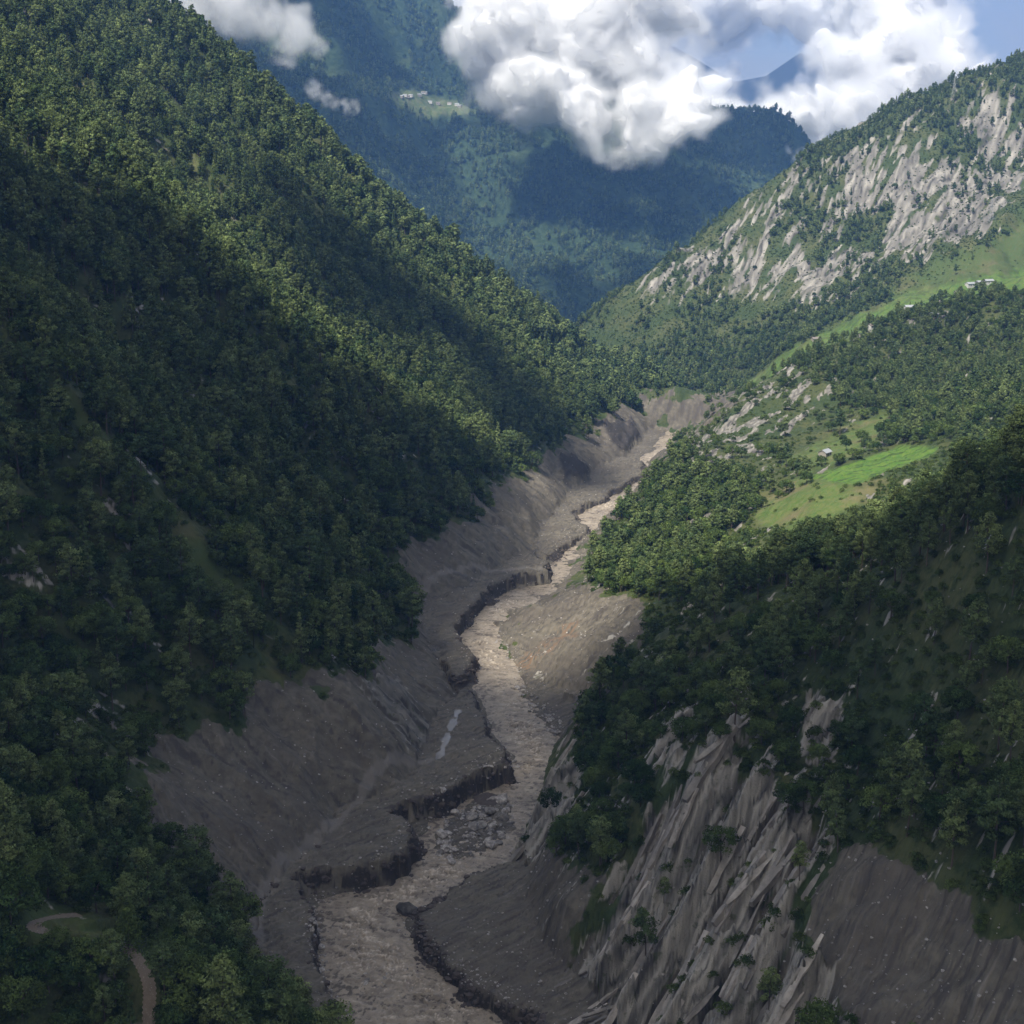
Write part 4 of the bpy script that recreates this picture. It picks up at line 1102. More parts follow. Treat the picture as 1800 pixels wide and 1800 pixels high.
sup = (1-sst(0.2, 0.5, cmud))*(1-np.where(RN_, 0.45, 0.8)*sst(0.35, 0.7, crock))*(1-0.55*ccl)*(1-sst(0.1, .4, crice))*(1-0.88*sst(.2, .6, clawn))*((creg != 0) | end_)*(1-0.85*sst(0.40, 0.65, gap)*L_*(cv < 1350))*(INF['dr'][gi_, gj_] < np.where((creg >= 2) & (cy_ > 640) & (cy_ < 930), -24, -9))
trk_clear = np.where(rad_ < 430, sst(2.0, 4.0, ctrk), 1)
front = np.where((rad_ < 420) & (cx_ < 0), 1-in_poly(cu, cv, [(40, 1590), (190, 1590), (230, 1640), (200, 1665), (120, 1660), (40, 1660)])*0.95, 1)
front = front*np.where((rad_ < 420) & in_poly(cu, cv, [(30, 1600), (130, 1600), (130, 1740), (30, 1740)]) & np.isin(pick_none, [0]), 0.15, 1) if False else front*np.where((rad_ < 420) & in_poly(cu, cv, [(35, 1640), (125, 1640), (120, 1770), (45, 1770)]), 0.2, 1)
# nothing tall between the viewer and the track's second stretch
front = front*np.where((rad_ < 420) & in_poly(cu, cv, [(190, 1640), (250, 1640), (300, 1720), (300, 1850), (215, 1850), (225, 1740)]), 0.12, 1)
uu = spacing_seed.uniform(0, 1, len(cx_))
acc = np.zeros(len(cx_)); pick = np.full(len(cx_), '', dtype=object)
for kind in KINDS:
    p = dens[kind]*sup*trk_clear*front/perd
    m = (uu >= acc) & (uu < acc+p); pick[m] = kind; acc = acc+p
keep = (pick != '') & (cvis | (spacing_seed.uniform(0, 1, len(cx_)) < 0.25)) & (cu > -260) & (cu < 2060) & (cv < 2100)
TREES = np.nonzero(keep)[0]
tscale = np.clip(spacing_seed.normal(0.88, 0.20, len(cx_)), 0.45, 1.35)
tscale = np.where(L_ & (rad_ > 450), np.clip(spacing_seed.normal(0.92, 0.27, len(cx_)), 0.4, 1.6), tscale)
tscale = tscale*np.where(RM_ & (cd > 1150), 0.62, np.where(RF_, 0.62, np.where(RM_, 0.8, 1)))
trot = spacing_seed.uniform(0, 6.28, len(cx_))
tvar = spacing_seed.integers(0, 1000, len(cx_))
print('trees', len(TREES), {k: int((pick[TREES] == k).sum()) for k in KINDS})

# the 300 of each kind that show largest stand singly; the rest is the forest
BIG = {'pine': ('pine_tree', 'pine'), 'umbrella': ('pine_tree', 'pine'), 'cone': ('pine_tree', 'pine'), 'broad': ('broadleaf_tree', 'broad'), 'shrub': ('shrub', 'shrub')}
KH = {k: KINDS[k][4] for k in KINDS}
size_px = np.array([KH[k] if k else 0 for k in pick])*tscale*F/cd*(cvis & inframe & (tanb > runmax[np.maximum(gi_-1, 0), gj_]-0.02))
single = {}
for fam, kinds, nmax in (('pine', ('pine', 'umbrella', 'cone'), 290), ('broad', ('broad',), 290)):
    ids = TREES[np.isin(pick[TREES].astype(str), kinds)]
    ids = ids[np.argsort(-size_px[ids])][:nmax]
    single[fam] = ids
sing = np.zeros(len(cx_), bool)
for fam in single: sing[single[fam]] = True

for lod, (lo, hi_) in enumerate(((0, 620), (620, 1500), (1500, 1e9))):
    coll, order = protos[lod]
    for fam, kinds, nm, label, cat in (('tree', ('pine', 'umbrella', 'cone', 'broad'), 'forest', ['dark mixed forest of pines and leafy trees on the near slopes', 'mixed pine forest covering the middle slopes of the gorge', 'distant conifer forest on the rocky mountain at the head of the valley'][lod], 'forest'),
                                      ('shrub', ('shrub',), 'undergrowth', ['low green bushes between the nearest trees and crags', 'scrub and bushes between the trees of the middle slopes', 'low scrub dotted over the far rocky mountain'][lod], 'undergrowth')):
        ids = TREES[np.isin(pick[TREES].astype(str), kinds)]
        ids = ids[(cd[ids] >= lo) & (cd[ids] < hi_) & ~sing[ids]]
        if not len(ids): continue
        ix = [order['%s_form_%d_%d' % (pick[i], lod, tvar[i] % VARS[pick[i]])] for i in ids]
        P = np.stack([cx_[ids], cy_[ids], cz_[ids]-0.2], -1)
        o = scatter(nm, P, trot[ids], tscale[ids], ix, coll)
        tag(o, label, cat, kind='stuff')

def zone(i):
    u, v, rg, dd = cu[i], cv[i], creg[i], cd[i]
    if rg == 1:
        if dd < 480 and v > 1480:
            if u < 70: return 'at the left edge beside the dirt track hairpin'
            if u < 200: return 'between the two stretches of dirt track'
            if u < 330: return 'just right of the lower dirt track'
            return 'at the tip of the near spur over the mud terrace'
        side = 'at the left edge' if u < 120 else ('left of centre' if u < 420 else 'riverward')
        if v > 1200: return 'low on the left slope above the bare mud, ' + side
        if v > 1000: return 'on the lower left slope beneath the gullies, ' + side
        if v > 800: return 'halfway up the shaded left slope, ' + side
        if v > 500: return 'in the upper left forest below the sunlit band, ' + side
        return 'high on the left mountainside under the skyline, ' + side
    if dd < 780:
        if u < 1130 and v > 1420: return 'in the clump at the foot of the slab cliff by the river'
        if u < 1130: return 'among the crags at the river end of the right spur'
        if v > 1400 and u > 1500: return 'in the dark wood beside the grey scree'
        if v > 1300: return 'between the rock ribs above the slab cliff'
        if v > 1180: return 'on the scrubby brow over the slab cliff'
        if v > 1080: return 'on the open grass of the right spur' if u > 1400 else 'in the hollow behind the river crags'
        return 'in the pine row on the grassy crest, right end' if u > 1550 else ('in the pine row on the grassy crest, middle' if u > 1330 else 'in the pine row on the grassy crest, river end')
    return 'in the wood between grassy crest and rice terraces' if u > 1300 else 'on the wooded point where the river narrows'
ADJ = {'pine': ('round-topped pine', 'pine with a rounded crown'), 'umbrella': ('flat-topped pine', 'x'), 'cone': ('slim pointed conifer', 'slim pointed conifer'), 'broad': ('leafy tree', 'x')}
def plant(kind, var, loc, rz, sc, label, group=None):
    nm, cat = {'broad': ('broadleaf_tree', 'tree'), 'pyramid': ('broadleaf_tree', 'tree')}.get(kind, ('pine_tree', 'pine tree'))
    o = bpy.data.objects.new(nm, None); link(o); o.empty_display_size = 0.1
    o.location = loc; o.rotation_euler = (0, 0, rz); o.scale = (sc, sc, sc)
    tag(o, label, cat, group)
    tm, cm = near_parts[(kind, var)]
    link(bpy.data.objects.new('trunk', tm), o); link(bpy.data.objects.new('crown', cm), o)
    return o
for u, v, k, var, sc, lab in [
    (228, 1668, 'pyramid', 0, 1.0, 'dark pyramid-shaped tree standing above the lower dirt track'),
    (312, 1712, 'pyramid', 1, 0.95, 'broad pyramid-shaped tree at the edge over the mud terrace'),
    (165, 1775, 'pyramid', 1, 0.85, 'yellow-green pyramid-shaped tree left of the lower dirt track'),
    (22, 1640, 'broad', 1, 1.35, 'big dark domed tree at the left edge beside the track hairpin'),
    (1078, 1240, 'cone', 0, 0.8, 'lone pointed conifer on the crag above the debris fan'),
    (340, 758, 'umbrella', 0, 1.0, 'flat-topped pine on the sunlit rib of the left slope, upper of three'),
    (366, 776, 'umbrella', 1, 0.9, 'flat-topped pine on the sunlit rib of the left slope, middle of three'),
    (392, 790, 'umbrella', 0, 0.85, 'flat-topped pine on the sunlit rib of the left slope, lowest of three'),
    (1240, 1300, 'umbrella', 1, 0.62, 'small flat-topped pine on top of the slab cliff'),
    (1330, 1255, 'umbrella', 0, 0.7, 'flat-topped pine with a bare stem on the brow of the slab cliff')]:
    x, y, z = hit(u, v)[0]; plant(k, var, (x, y, z-.3), u*.01, sc, lab)
named = {}
for fam, ids in single.items():
    for i in ids:
        k = pick[i]
        szw = 'large ' if tscale[i] > 1.05 else ('small ' if tscale[i] < 0.68 else '')
        lab = szw + ADJ[k][0] + ' ' + zone(i)
        if len(lab.split()) > 16: lab = lab.replace('large ', '').replace('small ', '')
        if len(lab.split()) > 16: lab = lab.rsplit(',', 1)[0]
        named.setdefault(lab, []).append(i)
ORD = ['leftmost', 'second from left', 'third from left', 'fourth from left', 'fifth from left', 'sixth from left', 'seventh from left', 'eighth from left']
def name_all(base, ids, depth=0):
    ids = sorted(ids, key=lambda i: cu[i])
    if len(ids) == 1: return [(base, i, None) for i in ids]
    plural = 'trees: ' + base
    if len(ids) <= 8 and len(base.split()) <= 13:
        return [(ORD[j] + ' ' + base, i, base) for j, i in enumerate(ids)]
    if depth < 2 and len(base.split()) <= 14:
        vs = sorted(ids, key=lambda i: cv[i]); h = len(vs)//2
        wd = (('upper', 'lower') if depth == 0 else ('farther', 'nearer'))
        return name_all(wd[0] + ' ' + base, vs[:h], depth+1) + name_all(wd[1] + ' ' + base, vs[h:], depth+1)
    return [(base, i, base) for i in ids]
for base, ids in named.items():
    for lab, i, grp in name_all(base, ids):
        k = pick[i]
        plant(k, int(tvar[i] % VARS[k]), (cx_[i], cy_[i], cz_[i]-0.2), trot[i], tscale[i], lab, grp and 'trees like the ' + base)

HAZE = 0.000065
CLOUDS = True
SHADE = 0.045
SHADE_POLYS = [
    ([(-60, 330), (200, 380), (420, 520), (520, 640), (640, 760), (860, 840), (900, 960), (880, 1060), (760, 1110), (840, 1240), (880, 1330), (990, 1330), (1060, 1200), (1150, 1100), (1330, 1040), (1800, 950), (1860, 1790), (-60, 1790)], 1.0),
    ([(560, 400), (640, 440), (880, 650), (1000, 760), (960, 790), (860, 710), (640, 560), (560, 470)], 0.9)]

# ---------------------------------------------------------------- mountains at the head of the valley
BMT = TPS([aty(*q) for q in [
    (100, -150, 4300), (440, 60, 4500), (560, -50, 4900), (700, -20, 5050), (745, 0, 5100), (830, 48, 5200), (900, 95, 5200), (1050, 160, 5150), (1160, 200, 5000), (1250, 236, 4800), (1330, 246, 4780), (1392, 268, 4750), (1440, 330, 4700),
    (500, 150, 4000), (600, 250, 3850), (690, 165, 4480), (820, 195, 4520), (760, 180, 4500), (740, 330, 4000), (850, 470, 3650), (950, 540, 3350), (1040, 575, 3250), (1060, 560, 3330),
    (900, 300, 4250), (1000, 360, 4150), (1100, 390, 4050), (1180, 420, 4150), (1130, 480, 3700), (1080, 530, 3480), (1250, 380, 4350), (1300, 300, 4600), (1200, 300, 4550),
    (960, 200, 4950), (700, 90, 4800), (850, 120, 4950), (620, 60, 4650), (300, 100, 3900), (500, 330, 3500), (700, 480, 3350)]] +
    [(-1500, 6200, 500), (-400, 6500, 500), (600, 6200, 350), (1300, 5800, 100), (1800, 5400, -50), (400, 2900, -60), (-300, 2900, 60), (900, 3200, -40), (1500, 4300, 60), (-1800, 4500, 600), (-1500, 3300, 400)])
def back_height(x, y):
    h = BMT(x, y)
    wx = x + 60*fbm(x/400, y/400, 3, 401); wy = y + 60*fbm(x/400, y/400, 3, 403)
    return h + 85*(ridged(wx/620, wy/1000, 4, 405)-0.75) + 9*fbm(x/90, y/90, 4, 407)
bt = np.linspace(math.radians(-27), math.radians(20), 420); br = np.linspace(2900, 6300, 420)
BT, BR = np.meshgrid(bt, br); BX, BY = BR*np.sin(BT), BR*np.cos(BT)
BZ = back_height(BX, BY)
def back_material():
    m = bpy.data.materials.new('far_slopes'); b = NT_(m); pos = b.n('ShaderNodeNewGeometry').outputs['Position']
    lawn = b.n('ShaderNodeAttribute', attribute_name='lawn').outputs['Fac']; cliff = b.n('ShaderNodeAttribute', attribute_name='cliff').outputs['Fac']
    n1, n2 = b.noise(pos, 0.008, 5), b.noise(pos, 0.06, 5, .65)
    col = b.mix(b.ramp(n2, 0.3, 0.7), (0.020, 0.038, 0.018), (0.050, 0.078, 0.032))
    col = b.mix(b.ramp(n1, 0.52, 0.66, 0, .5), col, (0.075, 0.10, 0.04))
    col = b.mix(b.ramp(b.math('ADD', cliff, b.math('SUBTRACT', n2, 0.5)), .5, .75), col, (0.21, 0.19, 0.17))
    col = b.mix(lawn, col, b.mix(b.ramp(n2, .35, .65), (0.085, 0.12, 0.04), (0.14, 0.15, 0.07)))
    p = b.n('ShaderNodeBsdfPrincipled', {'Base Color': col, 'Roughness': 0.9, 'Normal': b.n('ShaderNodeBump', {'Strength': 1.0, 'Distance': 9.0, 'Height': n2}).outputs[0], 'Specular IOR Level': .1})
    b.t.links.new(p.outputs[0], b.out.inputs[0]); return m
M_BACK = back_material()
k = np.arange(BX.size).reshape(BX.shape)
q = np.stack([k[:-1, :-1], k[:-1, 1:], k[1:, 1:], k[1:, :-1]], -1).reshape(-1, 4)
me = mesh_np('far_mountain', np.stack([BX, BY, BZ], -1).reshape(-1, 3), q, M_BACK, True)
bu, bv, bd = proj(BX, BY, BZ)
gx_, gy_ = np.gradient(BZ); slope = np.hypot(gx_/8.1, gy_/9.0)
vl = sst(-6, 6, pxpoly(bu, bv, [(675, 165), (720, 158), (800, 178), (840, 198), (800, 208), (740, 204), (700, 190)]) + 6*fbm(BX/60, BY/60, 3, 411))*(BR < 4800)
a = me.attributes.new('lawn', 'FLOAT', 'POINT'); a.data.foreach_set('value', vl.ravel().astype(np.float32))
a = me.attributes.new('cliff', 'FLOAT', 'POINT'); a.data.foreach_set('value', (sst(1.1, 1.9, slope)*0.35).ravel().astype(np.float32))
tag(link(bpy.data.objects.new('far_mountain', me)), kind='structure')
# its forest
nB = 42000
t_ = rng.uniform(math.radians(-17), math.radians(14), nB); r_ = rng.uniform(2900, 5300, nB)
fx, fy = r_*np.sin(t_), r_*np.cos(t_); fz = back_height(fx, fy)
fu, fv, fd = proj(fx, fy, fz)
inv_ = in_poly(fu, fv, [(675, 165), (720, 158), (800, 178), (840, 198), (800, 208), (740, 204), (700, 190)])
kp = (fbm(fx/120, fy/120, 3, 421) + rng.uniform(-.5, .5, nB) > -0.2) & ~inv_
coll, order = protos[2]
ks = rng.choice(['pine', 'cone', 'broad'], nB, p=[.4, .3, .3])
ids = np.nonzero(kp)[0]
o = scatter('forest', np.stack([fx, fy, fz-.5], -1)[ids], rng.uniform(0, 6, len(ids)), rng.uniform(.7, 1.5, len(ids)), [order['%s_form_2_%d' % (ks[i], i % VARS[ks[i]])] for i in ids], coll)
tag(o, 'blue-green forest on the hazy mountainside under the cloud', 'forest', kind='stuff')
# hamlet on its shelf
k = 0
for u, v in [(706, 173), (712, 170), (716, 172), (722, 171), (737, 170), (744, 165), (748, 166), (756, 182), (770, 184), (803, 186), (808, 189), (790, 184)]:
    k += 1; D = np.array(ray(u, v)); D /= math.hypot(D[0], D[1])
    rs = np.linspace(3000, 6000, 1500); zz = back_height(D[0]*rs, D[1]*rs) - (CAMZ + D[2]*rs)
    j = int(np.argmax(zz > 0)); x, y = D[0]*rs[j], D[1]*rs[j]
    place = 'at the left end of the hazy shelf village' if u < 730 else ('in the middle of the hazy shelf village' if u < 775 else 'at the right end of the hazy shelf village')
    house(x, y, float(back_height(np.array(x), np.array(y)))+1, rng.uniform(-.6, .6), 13, 8, 4.5, M_WALL if k % 2 else M_WHITE, M_ROOFD if k % 3 == 0 else M_ROOF, 'tiny pale house ' + place, 'tiny pale houses ' + place)

M_PEAK = flat_mat('dark_peak_rock', (0.030, 0.040, 0.055), 0.9, .4)
def peak(pts, Y, name, seed):
    cr = np.array([aty(u, v, Y) for u, v in pts]); x0, x1 = cr[:, 0].min()-1500, cr[:, 0].max()+1500
    X, Yv = np.meshgrid(np.linspace(x0, x1, 150), np.linspace(Y-2600, Y+1500, 90))
    d, _, E = seg_dist(X, Yv, cr)
    Z = E[0] - d*0.75 + 110*(ridged(X/900, Yv/900, 4, seed)-0.8)*sst(0, 500, d)
    k = np.arange(X.size).reshape(X.shape); q = np.stack([k[:-1, :-1], k[:-1, 1:], k[1:, 1:], k[1:, :-1]], -1).reshape(-1, 4)
    me = mesh_np(name, np.stack([X, Yv, np.maximum(Z, -200)], -1).reshape(-1, 3), q, M_PEAK, True)
    a = me.attributes.new('lawn', 'FLOAT', 'POINT'); a = me.attributes.new('cliff', 'FLOAT', 'POINT')
    tag(link(bpy.data.objects.new(name, me)), kind='structure')
peak([(1000, 160), (1150, 60), (1210, 92), (1290, 140), (1345, 130), (1410, 86), (1452, 122), (1530, 190), (1600, 190), (1655, 140), (1690, 175), (1760, 230), (1900, 240)], 9500, 'mountain', 431)

# ---------------------------------------------------------------- air
def vol_material(name, color, density, aniso, attr=None):
    m = bpy.data.materials.new(name); m.use_nodes = True; t = m.node_tree; t.nodes.clear()
    out = t.nodes.new('ShaderNodeOutputMaterial'); v = t.nodes.new('ShaderNodeVolumePrincipled')
    v.inputs['Color'].default_value = (*color, 1); v.inputs['Density'].default_value = density; v.inputs['Anisotropy'].default_value = aniso
    v.inputs['Density Attribute'].default_value = attr or ''
    t.links.new(v.outputs[0], out.inputs['Volume']); return m
if HAZE:
    v, f = box(-9000, 9000, -400, 12500, -400, 2600)
    me = bpy.data.meshes.new('haze'); me.from_pydata(v, [], f); me.materials.append(vol_material('haze_air', (0.22, 0.47, 1.0), HAZE, 0.0))
    tag(link(bpy.data.objects.new('haze', me)), kind='stuff')

# ---------------------------------------------------------------- clouds: voxel fog
def voxel_cloud(name, lo, hi_, res, dens, mat, label, core=None):
    """dens: function of arrays x, y, z (metres) giving 0..1; turned into a fog volume by geometry nodes"""
    nx, ny, nz = res
    ax = [np.linspace(lo[i], hi_[i], res[i]) for i in range(3)]
    Z, Yv, X = np.meshgrid(ax[2], ax[1], ax[0], indexing='ij')
    D = dens(X, Yv, Z).astype(np.float32)
    # clear margins
    D[0] = D[-1] = 0; D[:, 0] = D[:, -1] = 0; D[:, :, 0] = D[:, :, -1] = 0
    me = bpy.data.meshes.new(name); n = D.size
    me.vertices.add(n); me.vertices.foreach_set('co', np.zeros(n*3, np.float32)+np.tile(np.array(lo, np.float32), n))
    a = me.attributes.new('dens', 'FLOAT', 'POINT'); a.data.foreach_set('value', D.ravel())
    o = link(bpy.data.objects.new(name, me)); me.materials.append(mat)
    g = bpy.data.node_groups.new(name+'_fog', 'GeometryNodeTree')
    g.interface.new_socket('Geometry', in_out='INPUT', socket_type='NodeSocketGeometry'); g.interface.new_socket('Geometry', in_out='OUTPUT', socket_type='NodeSocketGeometry')
    N = g.nodes.new; Lk = g.links.new
    gi, go = N('NodeGroupInput'), N('NodeGroupOutput')
    vc = N('GeometryNodeVolumeCube'); vc.inputs['Min'].default_value = lo; vc.inputs['Max'].default_value = hi_
    vc.inputs['Resolution X'].default_value = nx; vc.inputs['Resolution Y'].default_value = ny; vc.inputs['Resolution Z'].default_value = nz
    pos = N('GeometryNodeInputPosition'); sep = N('ShaderNodeSeparateXYZ'); Lk(pos.outputs[0], sep.inputs[0])
    def mth(op, a, b):
        nd = N('ShaderNodeMath'); nd.operation = op
        for s, vv in ((nd.inputs[0], a), (nd.inputs[1], b)):
            if isinstance(vv, bpy.types.NodeSocket): Lk(vv, s)
            else: s.default_value = vv
        return nd.outputs[0]
    ids = []
    for i, nn in enumerate(res):
        stp = (hi_[i]-lo[i])/(nn-1)
        ids.append(mth('MINIMUM', mth('MAXIMUM', mth('ROUND', mth('DIVIDE', mth('SUBTRACT', sep.outputs[i], lo[i]), stp), 0), 0), nn-1))
    ind = mth('ADD', ids[0], mth('MULTIPLY', mth('ADD', ids[1], mth('MULTIPLY', ids[2], ny)), nx))
    si_ = N('GeometryNodeSampleIndex'); si_.data_type = 'FLOAT'; si_.domain = 'POINT'
    na = N('GeometryNodeInputNamedAttribute'); na.data_type = 'FLOAT'; na.inputs[0].default_value = 'dens'
    Lk(gi.outputs[0], si_.inputs['Geometry']); Lk(na.outputs[0], si_.inputs['Value']); Lk(ind, si_.inputs['Index'])
    Lk(si_.outputs[0], vc.inputs['Density'])
    last = vc.outputs[0]
    if core:
        vm = N('GeometryNodeVolumeToMesh'); vm.inputs['Threshold'].default_value = core; Lk(last, vm.inputs[0]); last = vm.outputs[0]
    sm = N('GeometryNodeSetMaterial'); sm.inputs['Material'].default_value = mat; Lk(last, sm.inputs[0]); Lk(sm.outputs[0], go.inputs[0])
    md = o.modifiers.new('fog', 'NODES'); md.node_group = g
    if core:                      # keep the surface itself, not the recipe
        bpy.context.view_layer.update()
        ev = o.evaluated_get(bpy.context.evaluated_depsgraph_get())
        me2 = bpy.data.meshes.new_from_object(ev); me2.name = name
        bpy.data.objects.remove(o)
        me2.polygons.foreach_set('use_smooth', np.ones(len(me2.polygons), bool))
        me2.materials.clear(); me2.materials.append(mat)
        o = link(bpy.data.objects.new(name, me2))
        print('cloud', len(me2.polygons))
    if label: tag(o, label, 'cloud')
    return o

def noise3(x, y, z, seed):
    """cheap 3-d noise from three sheets"""
    return (pn(x+0.31*z, y-0.47*z, seed) + pn(y+0.37*x, z-0.29*x, seed+7) + pn(z+0.41*y, x-0.33*y, seed+13))*0.62
def fbm3(x, y, z, o, seed):
    s = 0; a = 1; f = 1
    for k in range(o): s = s + a*noise3(x*f, y*f, z*f, seed+k*5); a *= .52; f *= 2.1
    return s
def puffs(balls, scale, seed, rough=1.0, soft=0.25, cut=0.0):
    B = []
    for u, v, rpx, Y in balls:
        x, y, z = aty(u, v, Y); B.append((x, y, z, rpx/F*Y))
    def fn(X, Yv, Z):
        w_ = scale*0.32; X0, Y0, Z0 = X, Yv, Z
        X = X0 + w_*fbm3(X0/scale*.7, Y0/scale*.7, Z0/scale*.7, 3, seed+90); Z = Z0 + w_*fbm3(Y0/scale*.7, Z0/scale*.7, X0/scale*.7, 3, seed+95)
        m = np.full(X.shape, -9.0)
        for x, y, z, r in B:
            m = np.maximum(m, 1-np.sqrt((X-x)**2+((Yv-y)/1.25)**2+(Z-z)**2)/r)
        n = fbm3(X/scale, Yv/scale, Z/scale, 5, seed)
        bill = 1-np.abs(fbm3(X/scale*1.3, Yv/scale*1.3, Z/scale*1.3, 4, seed+50))
        return sst(0, soft, m - cut + rough*(0.40*n + 0.20*(bill-0.75)))
    return fn
def bounds(balls, pad=1.5):
    B = [(*aty(u, v, Y), r/F*Y) for u, v, r, Y in balls]
    lo = tuple(min(b[i]-pad*b[3]*(1.2 if i == 1 else 1) for b in B) for i in range(3)); hi_ = tuple(max(b[i]+pad*b[3]*(1.2 if i == 1 else 1) for b in B) for i in range(3))
    return lo, hi_
def cloud_surface():
    m = bpy.data.materials.new('cloud_white'); b = NT_(m); pos = b.n('ShaderNodeNewGeometry').outputs['Position']
    n = b.n('ShaderNodeBump', {'Strength': 0.5, 'Distance': 14.0, 'Height': b.noise(pos, 0.022, 6, 0.6)}).outputs[0]
    d = b.n('ShaderNodeBsdfDiffuse', {'Color': (0.97, 0.97, 0.97, 1), 'Normal': n}); t = b.n('ShaderNodeBsdfTranslucent', {'Color': (0.97, 0.97, 0.97, 1), 'Normal': n})
    mx = b.n('ShaderNodeMixShader', {0: 0.48, 1: d.outputs[0], 2: t.outputs[0]}); b.t.links.new(mx.outputs[0], b.out.inputs[0]); return m
M_CLOUD = cloud_surface()
def mk(name, balls, vox, scale, seed, dens, label, rough=1.0, soft=.25, core=True):
    lo, hi_ = bounds(balls)
    res = tuple(int(max(8, min(280, (hi_[i]-lo[i])/vox))) for i in range(3))
    fog = vol_material(name+'_fog', (1, 1, 1), dens, 0.0, 'density')
    if not core:
        o = voxel_cloud('mist', lo, hi_, res, puffs(balls, scale, seed, rough, soft), fog, None)
        tag(o, label, 'mist', kind='stuff'); return o
    c = voxel_cloud(name, lo, hi_, res, puffs(balls, scale, seed, rough*0.9, soft*1.6, 0.22), M_CLOUD, label, 0.5)
    f = voxel_cloud('fringe', lo, hi_, res, puffs(balls, scale, seed, rough*1.2, soft*2.0, 0.02), fog, None); f.parent = c; f['kind'] = 'stuff'
    return c
if CLOUDS:
    A = [(900, 60, 95, 3900), (960, 150, 85, 3850), (1040, 200, 70, 3800), (1130, 215, 68, 3800), (1190, 225, 55, 3780), (890, 140, 70, 3900), (1000, 60, 110, 4000), (1120, 110, 95, 4000), (1080, 20, 110, 4050), (930, 210, 42, 3850), (1210, 175, 45, 3850), (860, 90, 52, 3900), (1150, 30, 70, 4100), (900, -40, 90, 4000)]
    mk('cloud', A, 8, 120, 501, 0.026, 'big bright cumulus cloud hanging before the forested mountain')
    Bk = [(1270, 200, 50, 5600), (1340, 225, 62, 5600), (1420, 215, 62, 5500), (1500, 210, 75, 5600), (1590, 170, 85, 5700), (1660, 120, 70, 5800), (1510, 120, 75, 5900), (1580, 60, 90, 6000), (1660, 60, 60, 6000), (1440, 170, 40, 5600), (1530, 20, 90, 6200), (1700, 130, 45, 5800), (1440, 260, 48, 5500), (1560, 250, 60, 5500)]
    mk('cloud', Bk, 12, 160, 521, 0.02, 'long white cloud bank lying behind the rocky mountain ridge')
    Dk = [(860, 20, 90, 7000), (960, 40, 110, 7000), (1080, 20, 120, 7000), (1180, 10, 95, 7000), (1265, 0, 92, 7200), (1350, -5, 84, 7200), (1440, 5, 84, 7000), (1520, 10, 80, 7000), (1610, 0, 80, 7000), (1160, 130, 62, 7000), (1240, 180, 42, 6800), (1480, 80, 42, 6800), (1080, 100, 90, 6900), (1300, -40, 110, 7300), (1000, -60, 130, 7300), (1540, 110, 60, 6800)]
    mk('cloud', Dk, 18, 240, 541, 0.011, 'pale cloud bank at the top of the sky around the blue peak')
    W1 = [(1300, 70, 34, 8000), (1290, 120, 22, 7800), (1410, 145, 20, 7800), (1425, 120, 14, 7800)]
    mk('cloud', W1, 13, 120, 561, 0.010, 'thin veil of cloud trailing across the blue peak', 1.3, .6, False)
    C = [(330, 15, 55, 3000), (400, 30, 50, 3050), (470, 40, 45, 3050), (525, 60, 34, 3000), (545, 85, 22, 3000), (430, -20, 60, 3100), (535, 20, 26, 3000), (380, 70, 26, 3000), (500, 105, 18, 3000), (290, 0, 50, 3000)]
    mk('cloud', C, 6, 75, 581, 0.012, 'ragged grey-white cloud rising behind the left ridge', 2.0, .8, False)
    E = [(555, 155, 17, 3000), (572, 172, 14, 3000), (590, 184, 12, 2980), (622, 190, 15, 2960), (606, 180, 9, 2960), (548, 145, 10, 3000)]
    mk('cloud', E, 3.5, 26, 591, 0.022, 'small wisp of mist against the blue slope beside the left ridge', 2.2, .9, False)
    G_ = [(1400, 280, 14, 4500), (1420, 272, 12, 4500), (1385, 262, 8, 4500), (1440, 285, 14, 4500)]
    mk('cloud', G_, 5, 34, 596, 0.02, 'small white puff at the notch where the two ridges meet', 2.2, .9, False)
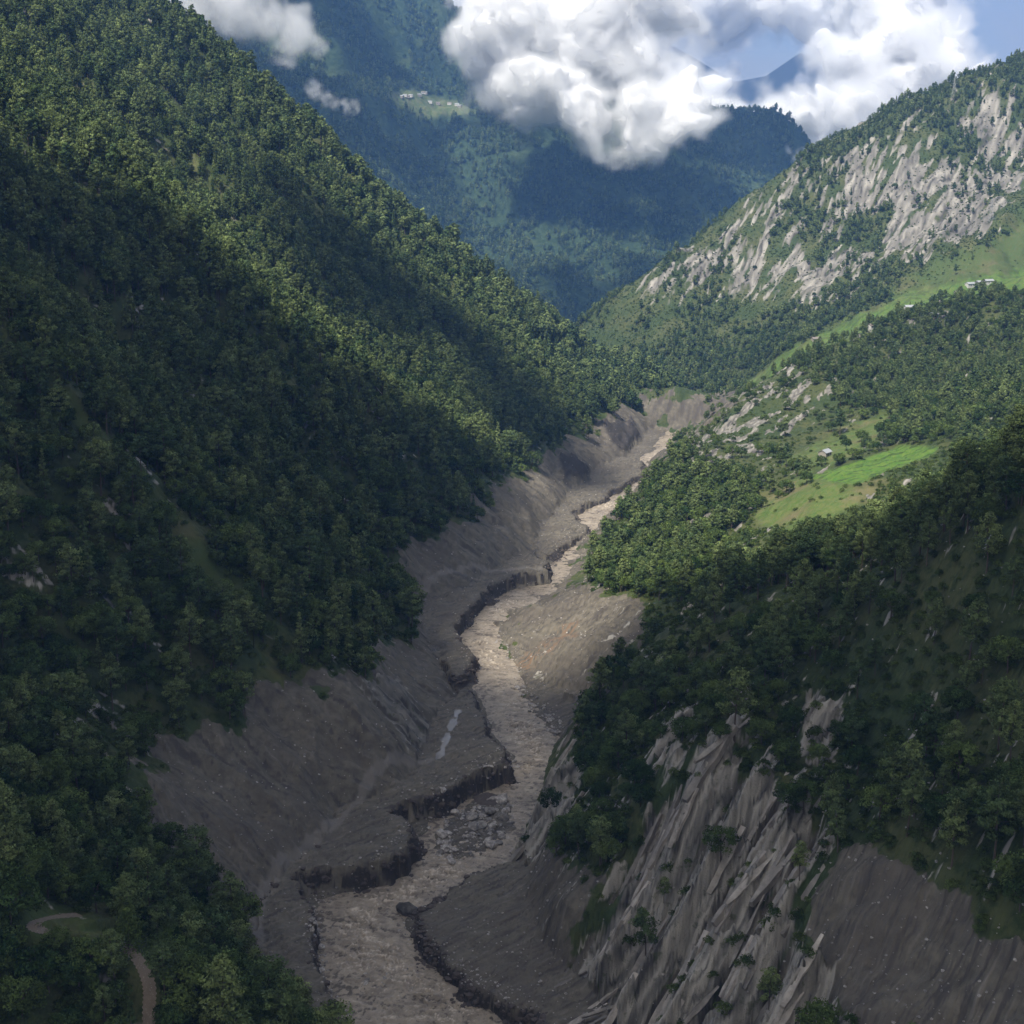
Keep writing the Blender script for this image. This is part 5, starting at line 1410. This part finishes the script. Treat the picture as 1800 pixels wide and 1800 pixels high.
# cloud deck over the near valley (above the picture): it puts the near valley in shade
if SHADE:
    shade_polys = SHADE_POLYS
    ZB, ZT = 950.0, 1110.0
    pls = []
    for poly, w in shade_polys:
        h_ = hits(poly); pls.append((h_, w))
    def deck(X, Yv, Z):
        # the point each voxel shades, at about the height of the slopes
        zz = 60.0
        for _ in range(3):
            gx = X - SUN[0]/SUN[2]*(Z-zz); gy = Yv - SUN[1]/SUN[2]*(Z-zz)
            zz = gsample(np.where(np.hypot(gx, gy) > 0, gx, 1), np.maximum(gy, 150))
        m = np.zeros(X.shape)
        n = fbm(gx/140, gy/140, 4, 611)
        for h_, w in pls:
            sd = sdist(gx, gy, h_)
            m = np.maximum(m, w*sst(-45, 55, sd + 35*n))
        near = sst(560, 420, gy + 90*n) if False else 1-sst(400, 560, gy + 90*n)
        m = np.maximum(m, near)
        return np.clip(m*(0.85+0.3*n), 0, 1)
    lo, hi_ = (-1300.0, -1000.0, ZB), (500.0, 1500.0, ZT)
    o = voxel_cloud('cloud_deck', lo, hi_, (76, 104, 5), deck, vol_material('cloud_deck_fog', (1, 1, 1), SHADE, 0.3, 'density'), None)
    tag(o, 'broad cloud over the near valley that keeps the lower slopes in shade', 'cloud', kind='stuff')
    def deck2(X, Yv, Z):
        zz = np.full(X.shape, 250.0)
        for _ in range(3):
            gx = X - SUN[0]/SUN[2]*(Z-zz); gy = Yv - SUN[1]/SUN[2]*(Z-zz)
            zz = np.clip(back_height(gx, gy), -100, 900)
        u, v, _ = proj(gx, gy, zz)
        n = fbm(gx/420, gy/420, 4, 621)
        lit = np.maximum(in_poly(u, v, [(640, 140), (860, 150), (860, 215), (660, 215)]), in_poly(u, v, [(560, 260), (800, 330), (960, 480), (1020, 600), (860, 600), (600, 420)])*0.8)
        # the clouds in front of the mountain stay in the sun
        for zc, (x0, x1, y0, y1) in ((520, (-260, 700, 3450, 4350)), (600, (-260, 700, 3450, 4350)), (640, (-260, 700, 3450, 4350)), (480, (-260, 700, 3450, 4350)), (620, (-1000, -300, 2700, 3300))):
            qx = X - SUN[0]/SUN[2]*(Z-zc); qy = Yv - SUN[1]/SUN[2]*(Z-zc)
            lit = np.maximum(lit, (qx > x0) & (qx < x1) & (qy > y0) & (qy < y1))
        return np.clip(sst(-0.55, -0.1, n)*(1-lit)*sst(2900, 3300, gy), 0, 1)
    o = voxel_cloud('cloud_deck', (-2400.0, 2100.0, 1500.0), (1500.0, 4400.0, 1680.0), (78, 50, 5), deck2, vol_material('cloud_deck_fog', (1, 1, 1), 0.016, 0.3, 'density'), None)
    tag(o, 'broad cloud high over the blue mountain that keeps its slopes in shade', 'cloud', kind='stuff')
